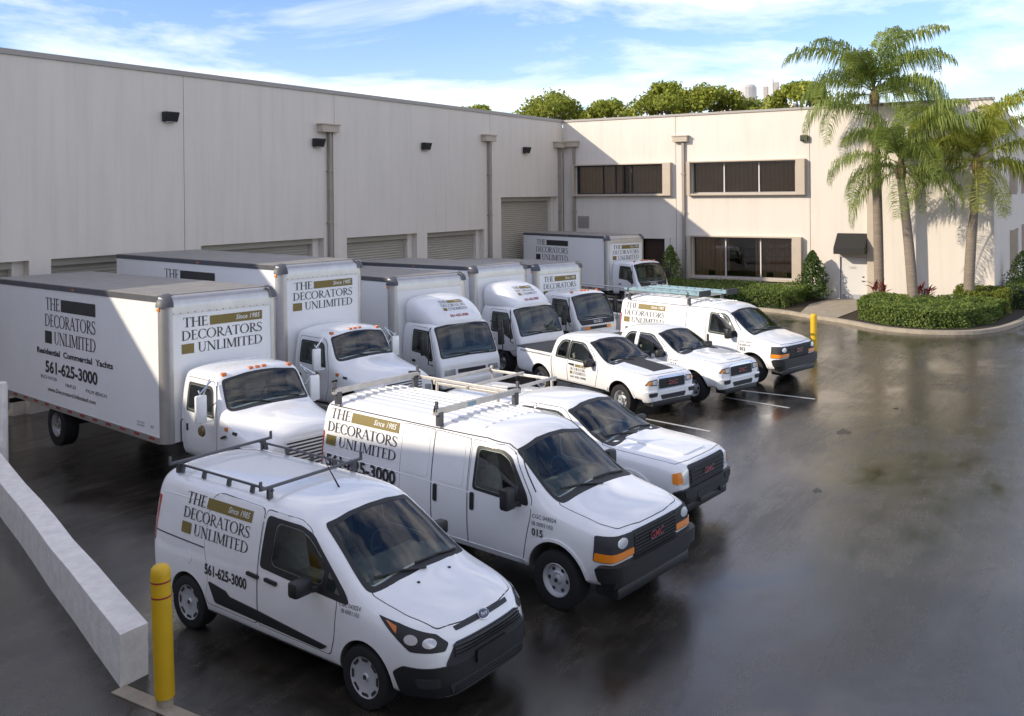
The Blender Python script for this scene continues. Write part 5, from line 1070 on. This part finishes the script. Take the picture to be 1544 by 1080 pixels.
o = obj('footpath', bm, CONC); o['kind'] = 'structure'
# ---- foliage
def leafmat(name, c1, c2, tr=.25):
    m = bpy.data.materials.new(name); m.use_nodes = True; t = m.node_tree; b = t.nodes['Principled BSDF']; lk = t.links.new
    gi = t.nodes.new('ShaderNodeNewGeometry'); r = t.nodes.new('ShaderNodeValToRGB'); r.color_ramp.elements[0].color = (*c1, 1); r.color_ramp.elements[1].color = (*c2, 1)
    lk(gi.outputs['Random Per Island'], r.inputs['Fac']); lk(r.outputs['Color'], b.inputs['Base Color']); b.inputs['Roughness'].default_value = .5; b.inputs['Specular IOR Level'].default_value = .3
    tl = t.nodes.new('ShaderNodeBsdfTranslucent'); lk(r.outputs['Color'], tl.inputs['Color']); mx_ = t.nodes.new('ShaderNodeMixShader'); mx_.inputs['Fac'].default_value = tr
    lk(b.outputs['BSDF'], mx_.inputs[1]); lk(tl.outputs['BSDF'], mx_.inputs[2]); lk(mx_.outputs['Shader'], t.nodes['Material Output'].inputs['Surface']); return m
HEDGE = leafmat('hedge_leaf', (.06, .11, .022), (.25, .32, .07), .35); HEDGE2 = leafmat('yellow_hedge_leaf', (.09, .13, .015), (.22, .24, .03)); SHRUB = leafmat('shrub_leaf', (.03, .07, .015), (.11, .17, .04))
PINE = leafmat('pine_leaf', (.14, .18, .025), (.42, .45, .07), .45); PALM = leafmat('palm_leaf', (.11, .17, .035), (.36, .42, .10), .5); PALMY = leafmat('palm_leaf_yellow', (.18, .23, .03), (.52, .52, .09), .5)
TI = leafmat('ti_leaf', (.10, .02, .02), (.28, .07, .05)); BARK = mat('palm_bark', (.27, .22, .17), .9, nscale=3, namt=.35, stretch=(.6, .6, 7), bump=.4, bscale=9); BARK2 = mat('bark', (.10, .08, .06), .9, nscale=4, namt=.4)
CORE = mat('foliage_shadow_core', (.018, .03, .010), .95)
def leaves(pts, size, m, name, parent, flat=.0):
    """pts: list of (position, outward)"""
    vs_, fs_ = [], []
    for p, o in pts:
        d = (o*.6+Vector((random.gauss(0, 1), random.gauss(0, 1), random.gauss(0, 1)))*.55).normalized(); s = d.orthogonal().normalized(); s.rotate(Matrix.Rotation(random.uniform(0, 6.28), 3, d)); t = d.cross(s)
        a = size*random.uniform(.6, 1.3); k = len(vs_)
        vs_ += [p-s*a*.5, p+t*a*.28+d*a*.08, p+s*a*.5, p-t*a*.28+d*a*.08]; fs_.append((k, k+1, k+2, k+3))
    me = bpy.data.meshes.new(name); me.from_pydata(vs_, [], fs_); me.materials.append(m); o = bpy.data.objects.new(name, me); COL.objects.link(o)
    if parent is not None: o.parent = parent
    return o
def hedge(name, outline, z0, z1, n, m, label, size=.095):
    """clipped hedge: an uneven dark core with leaves all over its surface"""
    o = tag(empty(name, P(*outline[0], 0)), label, 'hedge'); o.location = (0, 0, 0)
    cx = sum(p[0] for p in outline)/len(outline); cy = sum(p[1] for p in outline)/len(outline); bm = bmesh.new()
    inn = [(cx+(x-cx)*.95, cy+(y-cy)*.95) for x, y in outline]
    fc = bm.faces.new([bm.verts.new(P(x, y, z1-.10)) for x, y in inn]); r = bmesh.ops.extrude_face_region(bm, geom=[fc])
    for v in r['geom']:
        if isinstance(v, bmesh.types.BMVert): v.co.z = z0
    bmesh.ops.recalc_face_normals(bm, faces=bm.faces[:]); obj('shade_core', bm, CORE, o)  # solid dark filler behind the leaves, the hedge's inner shade put into its colour
    pts = []; per = [(Vector(outline[i]), Vector(outline[(i+1) % len(outline)])) for i in range(len(outline))]; tot = sum((b-a).length for a, b in per)
    xs = [p[0] for p in outline]; ys = [p[1] for p in outline]
    def inside(x, y):
        c = False
        for a, b in per:
            if (a.y > y) != (b.y > y) and x < (b.x-a.x)*(y-a.y)/(b.y-a.y)+a.x: c = not c
        return c
    while len(pts) < n:
        if random.random() < .5:
            x, y = random.uniform(min(xs), max(xs)), random.uniform(min(ys), max(ys))
            if inside(x, y):
                hump = .07*math.sin(x*2.3+y*1.7)+.05*math.sin(x*5.1-y*3.3); pts.append((P(x, y, z1+hump+random.uniform(-.10, .05)), Vector((0, 0, 1))))
        else:
            a, b = random.choices(per, [(q[1]-q[0]).length for q in per])[0]; q = a+(b-a)*random.random(); nrm = Vector((q.x-cx, q.y-cy)).normalized(); z = z0+(z1-z0)*random.random()**.8
            w_ = random.uniform(-.12, .06)+.06*math.sin(z*7+q.x*3+q.y*2); pts.append((P(q.x+nrm.x*w_, q.y+nrm.y*w_, z), Vector((nrm.x, -nrm.y, .3))))
    leaves(pts, size, m, 'foliage', o); return o
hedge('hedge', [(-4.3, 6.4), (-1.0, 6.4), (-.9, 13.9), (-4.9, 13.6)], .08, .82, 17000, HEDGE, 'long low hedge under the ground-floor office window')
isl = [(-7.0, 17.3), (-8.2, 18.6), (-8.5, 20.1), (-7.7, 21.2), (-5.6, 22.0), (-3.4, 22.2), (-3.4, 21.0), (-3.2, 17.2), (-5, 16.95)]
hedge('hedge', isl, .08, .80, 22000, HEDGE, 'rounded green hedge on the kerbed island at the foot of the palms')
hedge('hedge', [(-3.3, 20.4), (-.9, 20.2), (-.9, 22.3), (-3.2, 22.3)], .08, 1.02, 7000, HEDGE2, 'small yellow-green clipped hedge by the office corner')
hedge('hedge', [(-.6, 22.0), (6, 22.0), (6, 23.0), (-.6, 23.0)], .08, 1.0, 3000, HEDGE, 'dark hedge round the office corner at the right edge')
def shrub(x, y, h_, r, m, label, n=4200, flowers=False):
    o = tag(empty('shrub', P(x, y, .08)), label, 'shrub'); pts = []
    obj('stem', T([(0, 0, 0), (.03, .02, h_*.5), (0, 0, h_*.9)], [.04, .03, .01], 6), BARK2, o)
    for k in range(n):
        t = random.random()**.8; a = random.uniform(0, 6.283); rr_ = r*(min(1, t*5+.35))*(1-t)**.62*(.45+.75*random.random()**.5)*(1+.22*math.sin(3*a+t*9)+.16*math.sin(5*a-t*13))
        pts.append((Vector((rr_*math.cos(a), rr_*math.sin(a), .05+t*h_)), Vector((math.cos(a), math.sin(a), .5))))
    leaves(pts, .12, m, 'foliage', o); return o
shrub(-.9, 13.95, 2.3, .72, SHRUB, 'upright leafy shrub in sun between the window and the entrance')
shrub(-.9, 6.75, 2.4, .7, HEDGE, 'dark upright shrub in shade beside the downpipe', 2000)
shrub(4.2, 22.5, 2.2, .9, HEDGE, 'dark shrub beyond the office corner', 1600)
for x, y, lb in ((-3.0, 17.35, 'reddish ti plant at the foot of the left palm'), (-3.2, 19.2, 'reddish ti plant between the middle and right palms')):
    o = tag(empty('ti_plant', P(x, y, .1)), lb, 'plant')
    for k in range(26):
        a = random.uniform(0, 6.28); el = random.uniform(.3, 1.3); b_ = Vector((random.uniform(-.25, .25), random.uniform(-.25, .25), random.uniform(.55, 1.0))); d = Vector((math.cos(a)*math.cos(el), math.sin(a)*math.cos(el), math.sin(el))); s = d.cross(Vector((0, 0, 1))).normalized()*.06
        bm = bmesh.new(); p = [b_, b_+d*.22+s, b_+d*.5-Vector((0, 0, .06)), b_+d*.22-s]; bm.faces.new([bm.verts.new(q) for q in p]); obj('leaf', bm, TI, o)
    obj('stem', T([(0, 0, 0), (.0, .02, .9)], .03, 6), BARK2, o)
# palms
def frond_mesh(L_, e0, droop, n, seed, m):
    n = int(n*1.5); rnd = random.Random(seed); vs_, fs_ = [], []; pts = []; p = Vector((0, 0, 0)); e = e0
    for k in range(25):
        pts.append(p.copy()); e -= droop*(.5+k/14)/25; p = p+Vector((math.cos(e), 0, math.sin(e)))*L_/24
    for k in range(24):                      # rachis
        r = .035*(1-k/26); b = len(vs_)
        for q in (pts[k], pts[k+1]): vs_ += [q+Vector((0, r, 0)), q+Vector((0, -r, 0)), q+Vector((0, 0, r*1.2))]
        fs_ += [(b, b+3, b+5, b+2), (b+2, b+5, b+4, b+1), (b+1, b+4, b+3, b)]
    for i in range(n):
        t = .12+.88*i/n; f = t*24; k = min(23, int(f)); q = pts[k]+(pts[k+1]-pts[k])*(f-k); d = (pts[k+1]-pts[k]).normalized()
        ln = L_*.26*(math.sin(math.pi*min(1, t*.82+.13))**.7)*rnd.uniform(.8, 1.15)
        for s in (-1, 1):
            side = Vector((0, s, 0)); dv = (side*rnd.uniform(.45, .9)+d*rnd.uniform(.25, .7)+Vector((0, 0, rnd.uniform(-.2, .5)))).normalized(); mid = q+dv*ln*.45; tip = mid+(dv*.35+Vector((0, 0, -1))*rnd.uniform(.7, 1.1)).normalized()*ln*.6
            wv = d*.016+Vector((0, 0, .006)); b = len(vs_)
            vs_ += [q-wv*.5, q+wv*.5, mid+wv*1.1, mid-wv*1.1, tip]; fs_ += [(b, b+1, b+2, b+3), (b+3, b+2, b+4)]
    me = bpy.data.meshes.new('frond'); me.from_pydata(vs_, [], fs_); me.materials.append(m); return me
FR = {}
for nm, m in (('g', PALM), ('y', PALMY)):
    FR[nm] = [frond_mesh(3.5, 1.3, 1.15, 70, 1, m), frond_mesh(3.8, 1.0, 1.5, 76, 2, m), frond_mesh(3.8, .62, 1.65, 76, 3, m), frond_mesh(3.6, .2, 1.5, 72, 4, m), frond_mesh(3.2, -.2, 1.1, 64, 5, m)]
def palm(x, y, ht, lean, label, seed, kinds, scale=1.0, tint='g', r0=.20):
    rnd = random.Random(seed); o = tag(empty('palm_tree', P(x, y, .1)), label, 'palm tree', 'queen palms on the island')
    top = Vector((lean[0], -lean[1], ht)); pts = []; rs = []
    for k in range(13):
        t = k/12; pts.append(Vector((top.x*t**1.6, top.y*t**1.6, ht*t))); rs.append(r0*(1.25 if k == 0 else 1.05-.28*t+.10*math.sin(t*3)))
    obj('trunk', T(pts, rs, 14), BARK, o, True, 60)
    obj('crownshaft', T([top-Vector((0, 0, .05)), top+Vector((0, 0, .35)), top+Vector((0, 0, .8))], [r0*.95, r0*1.15, r0*.45], 12), mat('palm_boots', (.20, .13, .07), .9, nscale=6, namt=.5), o, True)
    a = rnd.uniform(0, 6.28)
    for k, kd in enumerate(kinds):
        a += 2.4+rnd.uniform(-.3, .3); f = bpy.data.objects.new('frond', FR[tint if rnd.random() < .8 else 'g'][kd]); COL.objects.link(f); f.parent = o
        f.location = top+Vector((0, 0, .55+.25*(2-kd)/2)); f.rotation_euler = (rnd.uniform(-.15, .15), rnd.uniform(-.12, .12), a); s = scale*rnd.uniform(.85, 1.1); f.scale = (s, s, s)
    return o
palm(-2.0, 17.15, 9.0, (0, -.15), 'tallest palm, slender straight trunk nearest the entrance awning', 3, [0, 0, 0, 0, 1, 1, 1, 1, 1, 1, 1, 2, 2, 2, 2, 2, 2, 3, 3, 3, 3, 3], 1.2)
palm(-4.6, 18.95, 5.7, (.3, -.5), 'shorter middle palm with drooping crown in front of the tallest one', 5, [0, 0, 0, 1, 1, 1, 1, 1, 2, 2, 2, 2, 3, 3, 3, 3, 4, 4, 4], 1.1)
palm(-2.9, 20.85, 5.9, (.15, .35), 'yellow-green palm with curved trunk nearest the office corner', 9, [0, 0, 0, 0, 1, 1, 1, 1, 1, 2, 2, 2, 2, 3, 3, 3, 3, 4, 4, 4], 1.15, 'y')
# trees beyond the roofs
def crown_tree(x, y, zc, rx, rz, label, n=5200, size=.36, trunk=True):
    o = tag(empty('pine_tree', P(x, y, 0)), label, 'tree', 'pines beyond the roofs'); pts = []; rnd = random.Random(int(x*7+y*3))
    cl = []
    for k in range(30):
        a, b = rnd.uniform(0, 6.28), rnd.random(); cl.append((Vector((rx*.78*math.cos(a)*b**.5, rx*.78*math.sin(a)*b**.5, zc+rz*(.55-.9*b)*rnd.uniform(.5, 1.1))), rnd.uniform(.15, .30)*rx))
    for k in range(n):
        c, r = rnd.choice(cl); d = Vector((rnd.gauss(0, 1), rnd.gauss(0, 1), rnd.gauss(0, 1))).normalized(); pts.append((c+Vector((d.x*r, d.y*r, d.z*r*.6))*rnd.uniform(.4, 1.3), d))
    obj('trunk', T([(0, 0, 0), (.2, .1, zc*.6), (0, 0, zc)], [.4, .3, .12], 8), BARK2, o, True)
    for c, r in cl[:8]: obj('limb', T([(0, 0, zc*.72), c], [.14, .05], 6), BARK2, o, True)
    leaves(pts, size, PINE, 'crown', o); return o
TREES = ((34, -19.6, 13.3, 3.3, 2.4, 'round pine nearest the inner building corner'), (36, -14.5, 13.0, 2.4, 1.8, 'low pine second from the building corner'), (34, -7.6, 13.5, 3.2, 2.5, 'broad pine rising highest behind the office roof'), (36, -4.2, 13.6, 2.8, 2.3, 'pine joined to the right of the broadest one'),
         (40, -.9, 12.6, 3.4, 1.7, 'flat pine beneath the distant roof tank'), (36, 4.0, 13.6, 2.3, 2.0, 'pine just left of the tallest palm'), (20, -19.3, 12.1, 1.7, .9, 'pine tip showing over the warehouse parapet'))
TREES = [(x, y, zc-.1, rx*1.32, rz*1.15, lb) for x, y, zc, rx, rz, lb in TREES]
for x, y, zc, rx, rz, lb in TREES:
    crown_tree(x, y, zc, rx, rz, lb)
# ------------------------------------------------------------------ vehicles in place
LB = {}
v = compact_van(-37.94, 15.88, 0, -.095); tag(v.root, 'small white panel van with black roof rack, nearest the camera', 'van', 'white vans')
v = big_van(-34.62, 16.18, 0, -.15); tag(v.root, 'large white van numbered 015 with pale ladder rack, second from the camera', 'van', 'white vans')
v = big_van(-19.2, 14.2, 0, -.26, ladders=True, fleet='012', phone=False); tag(v.root, 'farthest white van, carrying blue ladders, beside the far yellow bollard', 'van', 'white vans'); V3 = v
v = pickup(-31.5, 15.95, 0, -.12, .96, 1.0, .955, style='sierra', cap=True); tag(v.root, 'white pickup with black grille, bonnet scoop and racked camper shell', 'pickup', 'white pickups')
v = pickup(-24.2, 13.15, 0, -.375, .93, .93, .925, hoodband=True, door_logo=True); tag(v.root, 'white pickup with a black stripe on its bonnet', 'pickup', 'white pickups')
v = pickup(-22.3, 14.1, 0, -.30, .91, .945, .945, fleet='016'); tag(v.root, 'white pickup with number on its wing, between the striped pickup and the laddered van', 'pickup', 'white pickups')
v = conventional_truck(-33.76, 10.73, -.21, -.19, .014, 8.8, 2.51, .86, 2.75, dz=.08, lk_=1.03); tag(v.root, 'nearest long-nosed box truck with full lettering on its side', 'box truck', 'white box trucks')
v = conventional_truck(-29.075, 8.984, -.2, -.156, .0, 8.0, 2.59, 1.1, 2.70, dz=.10); tag(v.root, 'second long-nosed box truck, behind the nearest one', 'box truck', 'white box trucks')
v = cabover_truck(-25.2, 9.44, -.26, -.318, .02, 6.0, 2.6, .85, 2.4, fairing=True, hw=1.05, front_logo=False, side_logo=False); tag(v.root, 'nearer flat-fronted truck with a white roof fairing', 'box truck', 'white box trucks')
v = cabover_truck(-21.139, 9.251, -.25, -.253, .02, 6.6, 2.44, .85, 2.4, fairing=True, hw=1.02, front_logo=False, side_logo=False); tag(v.root, 'farther flat-fronted truck with a white roof fairing', 'box truck', 'white box trucks')
v = cabover_truck(-16.96, 9.08, -.2, -.3, .02, 5.5, 2.38, .8, 2.15, dz=-.08, dark_band=True, side_logo=False); tag(v.root, 'flat-fronted truck without fairing beside the dock railing', 'box truck', 'white box trucks')
v = cabover_truck(-5.91, 6.55, 0, -.383, 0, 6.4, 2.44, .73, 2.51, dark_band=True, side_text=False); tag(v.root, 'box truck standing apart by the tall shutter and office corner', 'box truck', 'white box trucks')
# two blue ladders lie on the far van's rack
def ladder(V, y, x0, x1, z, label):
    r = empty('ladder', V.root.matrix_basis @ Vector((0, 0, 0))); r.rotation_euler = V.root.rotation_euler.copy(); tag(r, label, 'ladder', 'blue ladders')
    for s in (-.2, .2): obj('stile', B(x0, x1, y+s-.022, y+s+.022, z, z+.06, bev=.006), BLUE, r)
    for k in range(int((x1-x0)/.32)): obj('rung', T([(x0+.2+k*.32, y-.2, z+.045), (x0+.2+k*.32, y+.2, z+.045)], .018, 6), ALU, r)
    obj('foot', B(x1, x1+.07, y-.26, y+.26, z-.03, z+.14, bev=.01), BLACK, r)
ladder(V3, -.45, -1.35, 1.5, 2.24, 'shorter blue ladder on the near side of the far van rack')
ladder(V3, .35, -1.0, 1.9, 2.27, 'longer blue ladder on the far side of the far van rack')
